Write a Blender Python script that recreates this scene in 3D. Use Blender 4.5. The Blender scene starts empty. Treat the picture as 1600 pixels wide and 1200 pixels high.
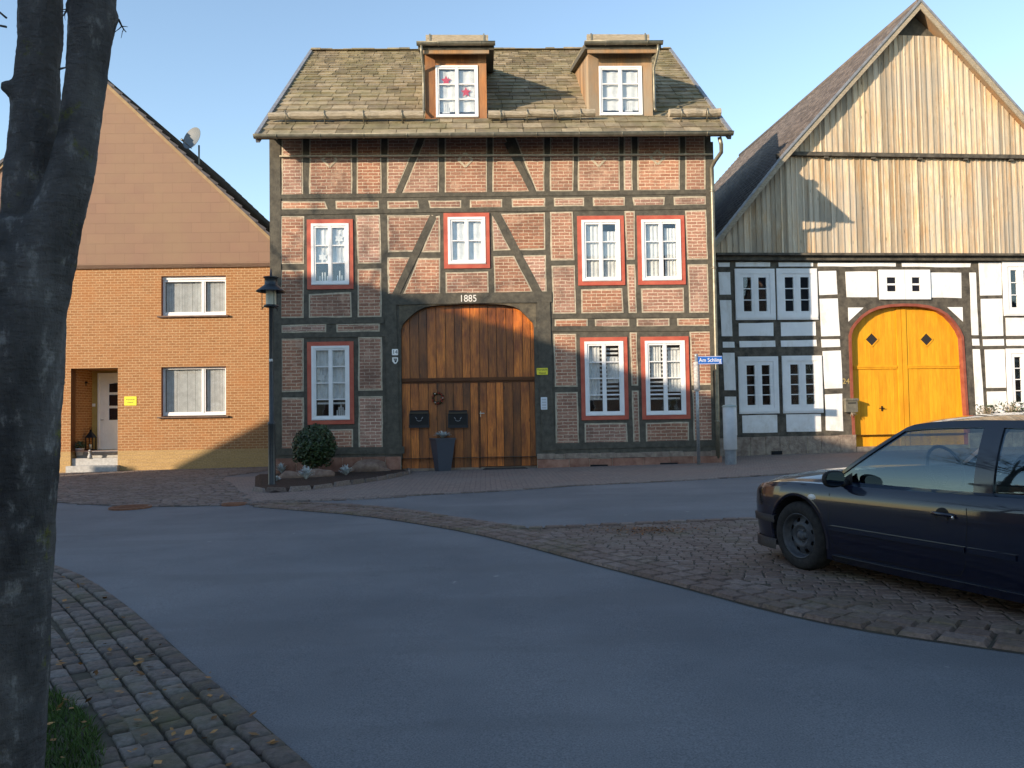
import bpy, bmesh, math, random
import numpy as np
from mathutils import Vector, Matrix, noise
R = math.radians
random.seed(7)
scene = bpy.context.scene
COL = scene.collection

# ------------------------------------------------------------------ camera
F = 1250.0                      # focal length in photo pixels (photo 1600 x 1200)
PITCH, ROLL = math.atan(47/F), 0.0164
CAM = Vector((0, 0, 1.5))
fwd = Vector((0, math.cos(PITCH), math.sin(PITCH)))
up0 = Vector((0, -math.sin(PITCH), math.cos(PITCH)))
r0 = Vector((1, 0, 0))
rgt = math.cos(ROLL)*r0 - math.sin(ROLL)*up0
upv = math.sin(ROLL)*r0 + math.cos(ROLL)*up0
cd = bpy.data.cameras.new('camera'); cam = bpy.data.objects.new('camera', cd); COL.objects.link(cam)
cd.sensor_width = 36; cd.lens = 36*F/1600; cd.clip_end = 2000; cd.clip_start = 0.05
M = Matrix((rgt, upv, -fwd)).transposed().to_4x4(); M.translation = CAM
cam.matrix_world = M
scene.camera = cam
def ray(px, py):
    return (rgt*((px-800)/F) + upv*((600-py)/F) + fwd)

# ------------------------------------------------------------------ light
SUNV = Vector((1.26, 1.0, -0.42)).normalized()        # direction the light travels
w = bpy.data.worlds.new('World'); scene.world = w; w.use_nodes = True
nt = w.node_tree; bg = nt.nodes['Background']
sky = nt.nodes.new('ShaderNodeTexSky'); sky.sky_type = 'NISHITA'; sky.sun_disc = False
sky.sun_elevation = math.asin(-SUNV.z); sky.sun_rotation = math.atan2(-SUNV.x, -SUNV.y)
sky.air_density = 1.0; sky.dust_density = 0.12; sky.ozone_density = 1.0; sky.air_density = 1.0
nt.links.new(sky.outputs[0], bg.inputs[0]); bg.inputs[1].default_value = 0.145
sd = bpy.data.lights.new('sun', 'SUN'); sun = bpy.data.objects.new('sun', sd); COL.objects.link(sun)
sd.energy = 3.5; sd.angle = R(0.5); sd.color = (1.0, 0.81, 0.60)
sun.rotation_euler = SUNV.to_track_quat('-Z', 'Y').to_euler(); sun.location = (-30, -25, 15)
scene.view_settings.view_transform = 'Standard'; scene.view_settings.look = 'None'
scene.view_settings.exposure = 1.14; scene.view_settings.gamma = 1
scene.render.engine = 'CYCLES'

# ------------------------------------------------------------------ materials
def new_mat(name):
    m = bpy.data.materials.new(name); m.use_nodes = True
    n = m.node_tree.nodes; l = m.node_tree.links
    return m, n, l, n['Principled BSDF']
def nd(n, t, **k):
    x = n.new(t)
    for a, b in k.items(): setattr(x, a, b)
    return x
def ramp(n, l, src, stops):
    r = nd(n, 'ShaderNodeValToRGB'); e = r.color_ramp.elements
    while len(e) < len(stops): e.new(0.5)
    for i, (p, c) in enumerate(stops):
        e[i].position = p; e[i].color = (c, c, c, 1) if isinstance(c, (int, float)) else (*c, 1)
    l.new(src, r.inputs[0]); return r.outputs[0]
def mixc(n, l, fac, a, b, mode='MIX'):
    x = nd(n, 'ShaderNodeMix', data_type='RGBA', blend_type=mode)
    for s, v in ((0, fac), (6, a), (7, b)):
        if hasattr(v, 'is_output'): l.new(v, x.inputs[s])
        elif isinstance(v, (int, float)): x.inputs[s].default_value = v
        else: x.inputs[s].default_value = (*v, 1)
    return x.outputs[2]
def mth(n, l, op, a, b=0.0):
    x = nd(n, 'ShaderNodeMath', operation=op)
    for i, v in enumerate((a, b)):
        if hasattr(v, 'is_output'): l.new(v, x.inputs[i])
        else: x.inputs[i].default_value = v
    return x.outputs[0]
def coords(n, l, scale=(1, 1, 1), uv=False):
    c = nd(n, 'ShaderNodeUVMap') if uv else nd(n, 'ShaderNodeNewGeometry')
    m = nd(n, 'ShaderNodeMapping'); m.inputs[3].default_value = scale
    l.new(c.outputs[0], m.inputs[0]); return m.outputs[0]
def noi(n, l, co, s, det=4, rough=.6, dist=0):
    x = nd(n, 'ShaderNodeTexNoise'); l.new(co, x.inputs['Vector'])
    x.inputs['Scale'].default_value = s; x.inputs['Detail'].default_value = det
    x.inputs['Roughness'].default_value = rough; x.inputs['Distortion'].default_value = dist
    return x.outputs[0]
def bump(n, l, b, h, strength=.5, dist=.01):
    x = nd(n, 'ShaderNodeBump'); x.inputs['Strength'].default_value = strength
    x.inputs['Distance'].default_value = dist; l.new(h, x.inputs['Height']); l.new(x.outputs[0], b.inputs['Normal'])
def tone_attr(n):
    return nd(n, 'ShaderNodeAttribute', attribute_name='tone').outputs['Fac']
def mottled(name, c1, c2, s=6, rough=.8, bs=30, bst=.3, bd=.01, stretch=(1, 1, 1), spec=.3, tone=0, metal=0, lo=.35, hi=.65):
    m, n, l, b = new_mat(name); co = coords(n, l, stretch)
    f = ramp(n, l, noi(n, l, co, s, 6), [(lo, 0), (hi, 1)])
    c = mixc(n, l, f, c1, c2)
    if tone:
        t = ramp(n, l, tone_attr(n), [(0, 1-tone), (1, 1+tone)])
        mr = nd(n, 'ShaderNodeMapRange'); l.new(tone_attr(n), mr.inputs[0])
        mr.inputs[3].default_value = 1-tone; mr.inputs[4].default_value = 1+tone
        v = nd(n, 'ShaderNodeVectorMath', operation='SCALE'); l.new(c, v.inputs[0]); l.new(mr.outputs[0], v.inputs[3])
        c = v.outputs[0]
    l.new(c, b.inputs['Base Color']); b.inputs['Roughness'].default_value = rough
    b.inputs['Specular IOR Level'].default_value = spec; b.inputs['Metallic'].default_value = metal
    if bst: bump(n, l, b, noi(n, l, co, bs, 5), bst, bd)
    return m
def plain(name, c, rough=.5, metal=0, spec=.5, coat=0):
    m, n, l, b = new_mat(name); b.inputs['Base Color'].default_value = (*c, 1)
    b.inputs['Roughness'].default_value = rough; b.inputs['Metallic'].default_value = metal
    b.inputs['Specular IOR Level'].default_value = spec; b.inputs['Coat Weight'].default_value = coat
    return m
def brickmat(name, ca, cb, cm, bw=.24, rh=.077, mort=.010, wob=.012, stain=None, sfac=.5, rough=.9, pale=None, tone=False):
    m, n, l, b = new_mat(name)
    co = coords(n, l, uv=True)
    nz = nd(n, 'ShaderNodeTexNoise'); l.new(co, nz.inputs['Vector']); nz.inputs['Scale'].default_value = 5
    sub = nd(n, 'ShaderNodeVectorMath', operation='SUBTRACT'); l.new(nz.outputs['Color'], sub.inputs[0]); sub.inputs[1].default_value = (.5, .5, .5)
    sc = nd(n, 'ShaderNodeVectorMath', operation='SCALE'); l.new(sub.outputs[0], sc.inputs[0]); sc.inputs[3].default_value = wob*2
    ad = nd(n, 'ShaderNodeVectorMath', operation='ADD'); l.new(co, ad.inputs[0]); l.new(sc.outputs[0], ad.inputs[1])
    t = nd(n, 'ShaderNodeTexBrick'); l.new(ad.outputs[0], t.inputs['Vector'])
    t.inputs['Scale'].default_value = 1; t.inputs['Brick Width'].default_value = bw; t.inputs['Row Height'].default_value = rh
    t.inputs['Mortar Size'].default_value = mort; t.inputs['Mortar Smooth'].default_value = .3
    t.inputs['Color1'].default_value = (*ca, 1); t.inputs['Color2'].default_value = (*cb, 1); t.inputs['Mortar'].default_value = (*cm, 1)
    c = t.outputs['Color']
    f = ramp(n, l, noi(n, l, co, 22, 5), [(.3, .72), (.7, 1.15)])
    c = mixc(n, l, 1.0, c, f, 'MULTIPLY')
    if tone:
        tn = tone_attr(n); hs = nd(n, 'ShaderNodeHueSaturation'); l.new(c, hs.inputs['Color'])
        for i_, (lo_, hi_) in ((1, (.85, 1.1)), (2, (.82, 1.15))):
            mr = nd(n, 'ShaderNodeMapRange'); l.new(tn if i_ == 2 else mth(n, l, 'FRACT', mth(n, l, 'MULTIPLY', tn, 7.31)), mr.inputs[0]); mr.inputs[3].default_value = lo_; mr.inputs[4].default_value = hi_; l.new(mr.outputs[0], hs.inputs[i_])
        c = hs.outputs[0]
    if stain:
        f2 = ramp(n, l, noi(n, l, co, 1.3, 6, .65), [(.48, 0), (.68, sfac)])
        c = mixc(n, l, f2, c, stain)
    if pale:
        f3 = ramp(n, l, noi(n, l, mixv(n, l, co, 17.3), 2.1, 5, .7), [(.55, 0), (.72, .75)])
        c = mixc(n, l, f3, c, pale)
    l.new(c, b.inputs['Base Color']); b.inputs['Roughness'].default_value = rough; b.inputs['Specular IOR Level'].default_value = .2
    h = mth(n, l, 'SUBTRACT', mth(n, l, 'MULTIPLY', noi(n, l, co, 60, 4), .5), t.outputs['Fac'])
    bump(n, l, b, h, .6, .008)
    return m
def mixv(n, l, co, off):
    a = nd(n, 'ShaderNodeVectorMath', operation='ADD'); l.new(co, a.inputs[0]); a.inputs[1].default_value = (off, off, off); return a.outputs[0]
def woodmat(name, c1, c2, c3, rough=.75, tone=.35, axis='z', knots=True, grey=None, gfac=.6, spec=.25):
    """boards: fine grain stretched along the board, knots, tone from the face attribute"""
    m, n, l, b = new_mat(name)
    st = {'z': (14, 14, .9), 'x': (.9, 14, 14)}[axis]
    tn = tone_attr(n)
    g = coords(n, l, st)
    off = nd(n, 'ShaderNodeCombineXYZ'); l.new(mth(n, l, 'MULTIPLY', tn, 37.0), off.inputs[2]); l.new(mth(n, l, 'MULTIPLY', tn, 91.0), off.inputs[0])
    ad = nd(n, 'ShaderNodeVectorMath', operation='ADD'); l.new(g, ad.inputs[0]); l.new(off.outputs[0], ad.inputs[1])
    gr = noi(n, l, ad.outputs[0], 3.2, 7, .62, .8)
    c = mixc(n, l, ramp(n, l, gr, [(.32, 0), (.66, 1)]), c1, c2)
    co = coords(n, l, (1.6, 1.6, .45) if axis == 'z' else (.45, 1.6, 1.6))
    ad2 = nd(n, 'ShaderNodeVectorMath', operation='ADD'); l.new(co, ad2.inputs[0]); l.new(off.outputs[0], ad2.inputs[1])
    c = mixc(n, l, ramp(n, l, noi(n, l, ad2.outputs[0], 2.2, 5), [(.42, 0), (.66, .75)]), c, c3)
    if knots:
        v = nd(n, 'ShaderNodeTexVoronoi'); l.new(ad2.outputs[0], v.inputs['Vector']); v.inputs['Scale'].default_value = 3.4
        c = mixc(n, l, ramp(n, l, v.outputs['Distance'], [(.03, .9), (.13, 0)]), c, tuple(x*.28 for x in c1))
    if grey:
        c = mixc(n, l, ramp(n, l, noi(n, l, coords(n, l, (.5, .5, .25)), 1.5, 5), [(.4, 0), (.62, gfac)]), c, grey)
    mr = nd(n, 'ShaderNodeMapRange'); l.new(tn, mr.inputs[0]); mr.inputs[3].default_value = 1-tone; mr.inputs[4].default_value = 1+tone
    v = nd(n, 'ShaderNodeVectorMath', operation='SCALE'); l.new(c, v.inputs[0]); l.new(mr.outputs[0], v.inputs[3])
    l.new(v.outputs[0], b.inputs['Base Color']); b.inputs['Roughness'].default_value = rough; b.inputs['Specular IOR Level'].default_value = spec
    bump(n, l, b, gr, .35, .006)
    return m
def glassmat(name, tint=(.9, .95, 1), refl=1.0, trans=(.8, .85, .85), flat=False):
    m, n, l, b = new_mat(name); n.remove(b); out = n['Material Output']
    fr = nd(n, 'ShaderNodeLayerWeight'); fr.inputs[0].default_value = .5      # Schlick, the same from both sides of the pane
    f = mth(n, l, 'ADD', mth(n, l, 'MULTIPLY', mth(n, l, 'POWER', fr.outputs['Facing'], 5.0), .9), .075*refl)
    g = nd(n, 'ShaderNodeBsdfGlossy'); g.inputs['Roughness'].default_value = .02; g.inputs['Color'].default_value = (*tint, 1)
    t = nd(n, 'ShaderNodeBsdfTransparent'); t.inputs[0].default_value = (*trans, 1)
    x = nd(n, 'ShaderNodeMixShader'); l.new(f, x.inputs[0]); l.new(t.outputs[0], x.inputs[1]); l.new(g.outputs[0], x.inputs[2])
    nz = noi(n, l, coords(n, l), 1.7, 2); bp = nd(n, 'ShaderNodeBump'); bp.inputs['Strength'].default_value = .08; bp.inputs['Distance'].default_value = .02
    l.new(nz, bp.inputs['Height'])
    if not flat: l.new(bp.outputs[0], g.inputs['Normal'])
    l.new(x.outputs[0], out.inputs[0]); return m

MT = {}
MT['timber'] = mottled('dark timber', (.062, .057, .046), (.125, .114, .088), 7, .85, 40, .7, .015, (1, 1, 1), lo=.3, hi=.72)
MT['brick'] = brickmat('old red brick', (.32, .158, .108), (.45, .235, .160), (.66, .54, .40),   .285, .0905, .0095, .018, (.13, .085, .065), .6, pale=(.56, .38, .27), tone=True)
MT['mortar'] = mottled('pale lime mortar', (.36, .31, .23), (.55, .48, .36), 9, .95, 50, .4)
MT['red'] = mottled('red painted wood', (.42, .085, .055), (.50, .13, .08), 4, .5, 40, .1)
MT['white'] = mottled('white paint', (.76, .76, .75), (.84, .84, .83), 3, .45, 60, .05)
MT['glass'] = glassmat('window glass', refl=.9, trans=(.95, .96, .96))
MT['room'] = plain('painted room dimness', (.10, .09, .08), .9)  # dark colour stands in for the dimness of unlit rooms
MT['curtain'] = mottled('white curtain', (.62, .62, .60), (.78, .78, .76), 5, .9, 0, 0)
MT['sandstone'] = mottled('red sandstone', (.20, .095, .065), (.34, .19, .135), 3.5, .95, 25, .6, .02, tone=.3)
MT['stonetile'] = None
MT['zinc'] = mottled('weathered zinc', (.17, .16, .12), (.28, .26, .20), 6, .45, 30, .1, metal=.6, spec=.5)
MT['lead'] = mottled('grey verge sheet', (.20, .21, .23), (.30, .31, .33), 5, .5, 30, .1, metal=.3)
MT['log'] = mottled('grey weathered wood', (.24, .20, .14), (.42, .36, .27), 7, .9, 30, .5, stretch=(1, 8, 8))
MT['black'] = plain('black metal', (.008, .009, .011), .5, spec=.25)
MT['lampmetal'] = mottled('dark painted metal', (.012, .016, .020), (.03, .035, .04), 8, .4, 40, .1, spec=.5)
MT['orangewood'] = woodmat('oiled orange wood', (.28, .10, .028), (.44, .18, .05), (.15, .05, .02), .6, .38, grey=(.22, .15, .09), gfac=.6, spec=.3)
MT['gatewood'] = woodmat('oiled gate boards', (.28, .060, .008), (.60, .185, .022), (.09, .017, .004), .40, .60, spec=.5)
MT['gatepaint'] = woodmat('ochre painted boards', (.68, .31, .012), (.78, .38, .02), (.58, .24, .012), .5, .09, knots=False)
MT['board'] = woodmat('weathered larch boards', (.40, .30, .18), (.72, .60, .43), (.52, .31, .14), .85, .38, grey=(.40, .37, .31), gfac=.7)
MT['dormerwood'] = woodmat('dormer wood', (.26, .13, .05), (.40, .23, .11), (.20, .15, .10), .8, .3, grey=(.27, .23, .17), gfac=.8)
MT['timber2'] = mottled('brown black timber', (.05, .045, .038), (.125, .110, .085), 5, .85, 40, .4)
MT['plaster'] = mottled('white limewash', (.80, .80, .79), (.86, .86, .85), 3, .9, 25, .15)
_n = MT['plaster'].node_tree.nodes; _l = MT['plaster'].node_tree.links; _b = _n['Principled BSDF']; _src = _b.inputs['Base Color'].links[0].from_socket
_c = mixc(_n, _l, ramp(_n, _l, noi(_n, _l, coords(_n, _l, (1, 1, .5)), 2.2, 7, .72), [(.50, 0), (.70, .55)]), _src, (.50, .46, .38))
_g = nd(_n, 'ShaderNodeNewGeometry'); _s = nd(_n, 'ShaderNodeSeparateXYZ'); _l.new(_g.outputs[0], _s.inputs[0])
_h = nd(_n, 'ShaderNodeMapRange'); _l.new(_s.outputs[2], _h.inputs[0]); _h.inputs[1].default_value = .5; _h.inputs[2].default_value = 1.5; _h.inputs[3].default_value = .5; _h.inputs[4].default_value = 0
_l.new(mixc(_n, _l, mth(_n, _l, 'MULTIPLY', _h.outputs[0], ramp(_n, _l, noi(_n, _l, coords(_n, _l), 6, 5), [(.35, 0), (.6, 1)])), _c, (.36, .31, .24)), _b.inputs['Base Color'])
MT['stone'] = mottled('rubble stone', (.20, .15, .12), (.34, .28, .22), 6, .95, 20, .8, .03)

# ------------------------------------------------------------------ mesh helpers
class MB:
    def __init__(s): s.v = []; s.f = []; s.m = []; s.t = []; s.sm = []
    def face(s, pts, m=0, t=.5, sm=False):
        i = len(s.v); s.v += [Vector(p) for p in pts]; s.f.append(tuple(range(i, i+len(pts)))); s.m.append(m); s.t.append(t); s.sm.append(sm)
    def shell(s, V, Fs, m=0, t=.5, sm=False):
        i = len(s.v); s.v += [Vector(p) for p in V]
        for f in Fs: s.f.append(tuple(i+k for k in f)); s.m.append(m); s.t.append(t); s.sm.append(sm)
    def hexa(s, P, m=0, t=.5):          # P: 4 bottom, 4 top (ccw)
        s.shell(P, [(3, 2, 1, 0), (4, 5, 6, 7), (0, 1, 5, 4), (1, 2, 6, 5), (2, 3, 7, 6), (3, 0, 4, 7)], m, t)
    def box(s, a, b, m=0, t=.5):
        x0, y0, z0 = a; x1, y1, z1 = b
        s.hexa([(x0, y0, z0), (x1, y0, z0), (x1, y1, z0), (x0, y1, z0), (x0, y0, z1), (x1, y0, z1), (x1, y1, z1), (x0, y1, z1)], m, t)
    def prism(s, A, B, m=0, t=.5, side=None):   # two matching outlines
        n = len(A); s.shell(list(A)+list(B), [tuple(reversed(range(n))), tuple(range(n, 2*n))] , m, t)
        i = len(s.v)-2*n
        for k in range(n):
            j = (k+1) % n; s.f.append((i+k, i+j, i+n+j, i+n+k)); s.m.append(m if side is None else side); s.t.append(t); s.sm.append(False)
    def tube(s, pts, rad, n=8, m=0, t=.5, cap=True, sm=True):
        pts = [Vector(p) for p in pts]
        if not hasattr(rad, '__len__'): rad = [rad]*len(pts)
        i0 = len(s.v); d = None; prev = None
        for k, p in enumerate(pts):
            a = pts[max(k-1, 0)]; b = pts[min(k+1, len(pts)-1)]; d = (b-a).normalized()
            if prev is None: x = d.orthogonal().normalized()
            else: x = (prev - d*prev.dot(d)).normalized()
            prev = x; y = d.cross(x)
            for q in range(n):
                an = 2*math.pi*q/n; s.v.append(p + (x*math.cos(an)+y*math.sin(an))*rad[k])
        for k in range(len(pts)-1):
            for q in range(n):
                r = (q+1) % n; a = i0+k*n
                s.f.append((a+q, a+r, a+n+r, a+n+q)); s.m.append(m); s.t.append(t); s.sm.append(sm)
        if cap:
            s.f.append(tuple(i0+q for q in reversed(range(n)))); s.m.append(m); s.t.append(t); s.sm.append(False)
            e = i0+(len(pts)-1)*n; s.f.append(tuple(e+q for q in range(n))); s.m.append(m); s.t.append(t); s.sm.append(False)
    def lathe(s, o, prof, n=24, m=0, t=.5, axis=Vector((0, 0, 1)), sm=True):
        o = Vector(o); axis = Vector(axis).normalized(); x = axis.orthogonal().normalized(); y = axis.cross(x); i0 = len(s.v)
        for r, h in prof:
            for q in range(n):
                an = 2*math.pi*q/n; s.v.append(o + axis*h + (x*math.cos(an)+y*math.sin(an))*r)
        for k in range(len(prof)-1):
            for q in range(n):
                r = (q+1) % n; a = i0+k*n
                s.f.append((a+q, a+r, a+n+r, a+n+q)); s.m.append(m); s.t.append(t); s.sm.append(sm)
    def build(s, name, mats, parent=None, label=None, cat=None, group=None, kind=None, local=False):
        me = bpy.data.meshes.new(name)
        off = Vector((0, 0, 0))
        if parent is not None and not local:
            p = parent
            while p is not None: off += p.location; p = p.parent
        if parent is None and not local and kind != 'structure' and s.v:
            xs = [v.x for v in s.v]; ys = [v.y for v in s.v]
            off = Vector(((min(xs)+max(xs))/2, (min(ys)+max(ys))/2, min(v.z for v in s.v)))
        me.from_pydata([tuple(v-off) for v in s.v], [], s.f)
        weld = name in ('door_window', 'quarter_window', 'windscreen', 'rear_window', 'rim', 'tyre', 'arch_lip', 'headlight', 'bumper_strip', 'front_lip', 'curtain')
        if not isinstance(mats, (list, tuple)): mats = [mats]
        for x in mats: me.materials.append(x)
        me.polygons.foreach_set('material_index', s.m); me.polygons.foreach_set('use_smooth', s.sm)
        a = me.attributes.new('tone', 'FLOAT', 'FACE'); a.data.foreach_set('value', s.t)
        uv = me.uv_layers.new(name='UVMap'); nl = len(me.loops)
        vi = np.empty(nl, np.int32); me.loops.foreach_get('vertex_index', vi)
        pn = np.empty(len(me.polygons)*3, np.float32); me.polygons.foreach_get('normal', pn); pn = pn.reshape(-1, 3)
        lt = np.empty(len(me.polygons), np.int32); me.polygons.foreach_get('loop_total', lt)
        co_ = np.array([tuple(v) for v in s.v], np.float64)[vi]; nn = np.repeat(pn, lt, axis=0).astype(np.float64)
        flat = np.abs(nn[:, 2]) > .8
        tx = np.stack([-nn[:, 1], nn[:, 0], np.zeros(nl)], 1); ln_ = np.linalg.norm(tx, axis=1); ln_[ln_ < 1e-6] = 1; tx /= ln_[:, None]
        tx[tx[:, 0] < -1e-3] *= -1; tx[flat] = (1, 0, 0); ty = np.zeros_like(tx); ty[:, 2] = 1; ty[flat] = (0, 1, 0)
        dat = np.stack([(co_*tx).sum(1), (co_*ty).sum(1)], 1).ravel().astype(np.float32)
        uv.data.foreach_set('uv', dat)
        if weld:
            bm = bmesh.new(); bm.from_mesh(me); bmesh.ops.remove_doubles(bm, verts=bm.verts, dist=2e-4); bm.to_mesh(me); bm.free()
        o = bpy.data.objects.new(name, me); COL.objects.link(o)
        if parent is not None: o.parent = parent
        elif off.length: o.location = off
        tag(o, label, cat, group, kind)
        return o
def tag(o, label=None, cat=None, group=None, kind=None):
    if label: o['label'] = label
    if cat: o['category'] = cat
    if group: o['group'] = group
    if kind: o['kind'] = kind
    return o
def thing(name, loc, label, cat, group=None, rz=0):
    o = bpy.data.objects.new(name, None); COL.objects.link(o); o.location = loc; o.rotation_euler = (0, 0, rz)
    o.empty_display_size = .3
    return tag(o, label, cat, group)

def gz(x, y=0): return .012*max(-40, min(40, x))
GN = Vector((-.012, 0, 1)).normalized()
def G(px, py, h=0.0):
    d = ray(px, py); t = (h - CAM.dot(GN))/d.dot(GN); return CAM + d*t

class Wall:
    def __init__(s, x, y, deg):
        s.o = Vector((x, y, 0)); a = R(deg); s.U = Vector((math.cos(a), math.sin(a), 0)); s.N = Vector((math.sin(a), -math.cos(a), 0))
    def P(s, u, z, o=0.0): return s.o + s.U*u + s.N*o + Vector((0, 0, z))
    def px(s, px, py, o=0.0):
        d = ray(px, py); q = s.o + s.N*o; t = (q-CAM).dot(s.N)/d.dot(s.N); p = CAM + d*t
        return (p-s.o).dot(s.U), p.z
    def rect(s, l, t, r, b, o=0.0):
        my = (t+b)/2; mx = (l+r)/2
        return s.px(l, my, o)[0], s.px(r, my, o)[0], s.px(mx, b, o)[1], s.px(mx, t, o)[1]
    def box(s, mb, u0, u1, z0, z1, o0, o1, m=0, t=.5):
        mb.hexa([s.P(u0, z0, o1), s.P(u1, z0, o1), s.P(u1, z0, o0), s.P(u0, z0, o0), s.P(u0, z1, o1), s.P(u1, z1, o1), s.P(u1, z1, o0), s.P(u0, z1, o0)], m, t)
    def poly(s, mb, pts, o0, o1, m=0, t=.5, side=None):   # pts (u,z)
        a = sum(pts[i][0]*pts[(i+1) % len(pts)][1]-pts[(i+1) % len(pts)][0]*pts[i][1] for i in range(len(pts)))
        if a < 0: pts = pts[::-1]
        mb.prism([s.P(u, z, o0) for u, z in pts], [s.P(u, z, o1) for u, z in pts], m, t, side)
    def frame(s, mb, u0, u1, z0, z1, w, o0, o1, m=0, wb=None):
        wb = wb or w
        s.box(mb, u0, u1, z1-w, z1, o0, o1, m); s.box(mb, u0, u1, z0, z0+wb, o0, o1, m)
        s.box(mb, u0, u0+w, z0+wb, z1-w, o0, o1, m); s.box(mb, u1-w, u1, z0+wb, z1-w, o0, o1, m)
    def slab(s, mb, u0, u1, z0, z1, holes, depth=.25, m=0, rm=0, top=None):
        us = sorted({u0, u1, *[h[0] for h in holes], *[h[1] for h in holes]}); us = [u for u in us if u0-1e-6 <= u <= u1+1e-6]
        zs = sorted({z0, z1, *[h[2] for h in holes], *[h[3] for h in holes]}); zs = [z for z in zs if z0-1e-6 <= z <= z1+1e-6]
        for i in range(len(us)-1):
            for j in range(len(zs)-1):
                a, b, c, d = us[i], us[i+1], zs[j], zs[j+1]; cu, cz = (a+b)/2, (c+d)/2
                if any(h[0] < cu < h[1] and h[2] < cz < h[3] for h in holes): continue
                mb.face([s.P(a, c), s.P(b, c), s.P(b, d), s.P(a, d)], m)
                mb.face([s.P(b, c, -depth), s.P(a, c, -depth), s.P(a, d, -depth), s.P(b, d, -depth)], m)
        for a, b, c, d in holes:
            c = max(c, z0)
            mb.face([s.P(a, c), s.P(a, d), s.P(a, d, -depth), s.P(a, c, -depth)], rm); mb.face([s.P(b, c), s.P(b, c, -depth), s.P(b, d, -depth), s.P(b, d)], rm)
            mb.face([s.P(a, d), s.P(b, d), s.P(b, d, -depth), s.P(a, d, -depth)], rm); mb.face([s.P(a, c), s.P(a, c, -depth), s.P(b, c, -depth), s.P(b, c)], rm)

def window(W, parent, rect, rows, sw=.115, o=0.0, curtain=None, surround=True, frame=.07, sash=.05, lab=None, cols=2, split=True):
    """two-leaf window; rect is the outer edge of the surround (u0,u1,z0,z1)"""
    u0, u1, z0, z1 = rect
    mb = MB()
    a, b, c, d = (u0+sw, u1-sw, z0+sw, z1-sw) if surround else (u0, u1, z0, z1)
    W.frame(mb, a, b, c, d, frame, o-.06, o+.045)
    mid = (a+b)/2
    ia, ib, ic, idd = a+frame, b-frame, c+frame, d-frame
    for p, q in ((ia, mid-.004), (mid+.004, ib)):
        W.frame(mb, p, q, ic, idd, sash, o-.045, o+.025)
        gu0, gu1, gz0, gz1 = p+sash, q-sash, ic+sash, idd-sash
        for k in range(1, rows):
            z = gz0+(gz1-gz0)*k/rows; W.box(mb, gu0, gu1, z-.014, z+.014, o-.035, o+.018)
    W.box(mb, mid-.03, mid+.03, ic, idd, o+.025, o+.034)
    W.box(mb, a+.01, b-.01, c+frame*.2, c+frame*.6, o+.045, o+.06)
    win = mb.build('window', MT['white'], parent)
    if lab: win['label'] = lab
    if surround:
        s2 = MB(); W.frame(s2, u0, u1, z0, z1, sw, o-.02, o+.03)
        s2.build('surround', MT['red'], win)
    g = MB(); W.box(g, ia+sash*.5, ib-sash*.5, ic+sash*.5, idd-sash*.5, o-.020, o-.014); g.build('pane', MT['glass'], win)
    if curtain:
        k = MB()
        for (x0, x1, y0, y1) in curtain:      # fractions
            n = 24; A = ia+(ib-ia)*x0; B = ia+(ib-ia)*x1; C = ic+(idd-ic)*y0; D = ic+(idd-ic)*y1
            ph = random.random()*6
            for i in range(n):
                f0, f1 = i/n, (i+1)/n
                w0 = o-.07-.012*math.sin(f0*24+ph); w1 = o-.07-.012*math.sin(f1*24+ph)
                k.face([W.P(A+(B-A)*f0, C, w0), W.P(A+(B-A)*f1, C, w1), W.P(A+(B-A)*f1, D, w1), W.P(A+(B-A)*f0, D, w0)], 0, .5, True)
        k.build('curtain', MT['curtain'], win)
    return win

def Zc(z):
    sc = {1: (4, 380, 30), 2: (4, 760, 30), 3: (5.217, 400, 310), 4: (4.617, 400, 520), 5: (3.75, 600, 440), 6: (5, 840, 300), 7: (4.615, 840, 500), 8: (6.4, 650, 300), 9: (3.2, 1100, 380), 10: (3, 1100, 0), 11: (3.158, 80, 400)}[z]
    return lambda x, y: (sc[1]+x/sc[0], sc[2]+y/sc[0])
def text_obj(name, s, loc, U, N, size, mat, parent=None, ext=.003, align='CENTER', sx=1):
    c = bpy.data.curves.new(name, 'FONT'); c.body = s; c.size = size; c.extrude = ext; c.align_x = align; c.align_y = 'CENTER'
    o = bpy.data.objects.new(name, c); COL.objects.link(o)
    Mx = Matrix((U*sx, Vector((0, 0, 1)), N)).transposed().to_4x4()
    dg = bpy.context.evaluated_depsgraph_get(); me = bpy.data.meshes.new_from_object(o.evaluated_get(dg)); me.name = name
    bpy.data.objects.remove(o); me.transform(Mx); me.materials.clear(); me.materials.append(mat)
    o = bpy.data.objects.new(name, me); COL.objects.link(o)
    off = Vector((0, 0, 0)); p = parent
    while p is not None: off += p.location; p = p.parent
    o.location = Vector(loc)-off; o.parent = parent
    return o

# ================================================================== MAIN HALF-TIMBERED HOUSE
MW = Wall(0, 22, 1.6)
house = thing('timbered_house', (0, 22, 0), 'tall red brick and dark timber house with big arched wooden gate and two roof dormers', 'house')
uL = MW.px(422, 470)[0]; uR = MW.px(1117, 470)[0]; zT = MW.px(770, 216)[1]+.42; zB = MW.px(740, 712)[1]
WR = {'a': (480, 343, 552, 452, 3), 'b': (480.5, 534, 553, 663, 4), 'c': (693.5, 333, 765, 419.5, 2), 'd': (902.5, 337.5, 975.5, 446, 3),
      'e': (996, 337, 1070, 445, 3), 'f': (907.5, 527, 981, 656, 4), 'g': (1002, 526, 1077, 655, 4)}
rects = {k: MW.rect(*v[:4]) for k, v in WR.items()}
gr = MW.rect(627, 474, 836, 733); gr = (gr[0], gr[1], -.3, gr[3])
holes = [(a+.04, b-.04, c+.04, d-.04) for a, b, c, d in rects.values()] + [gr]
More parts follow.
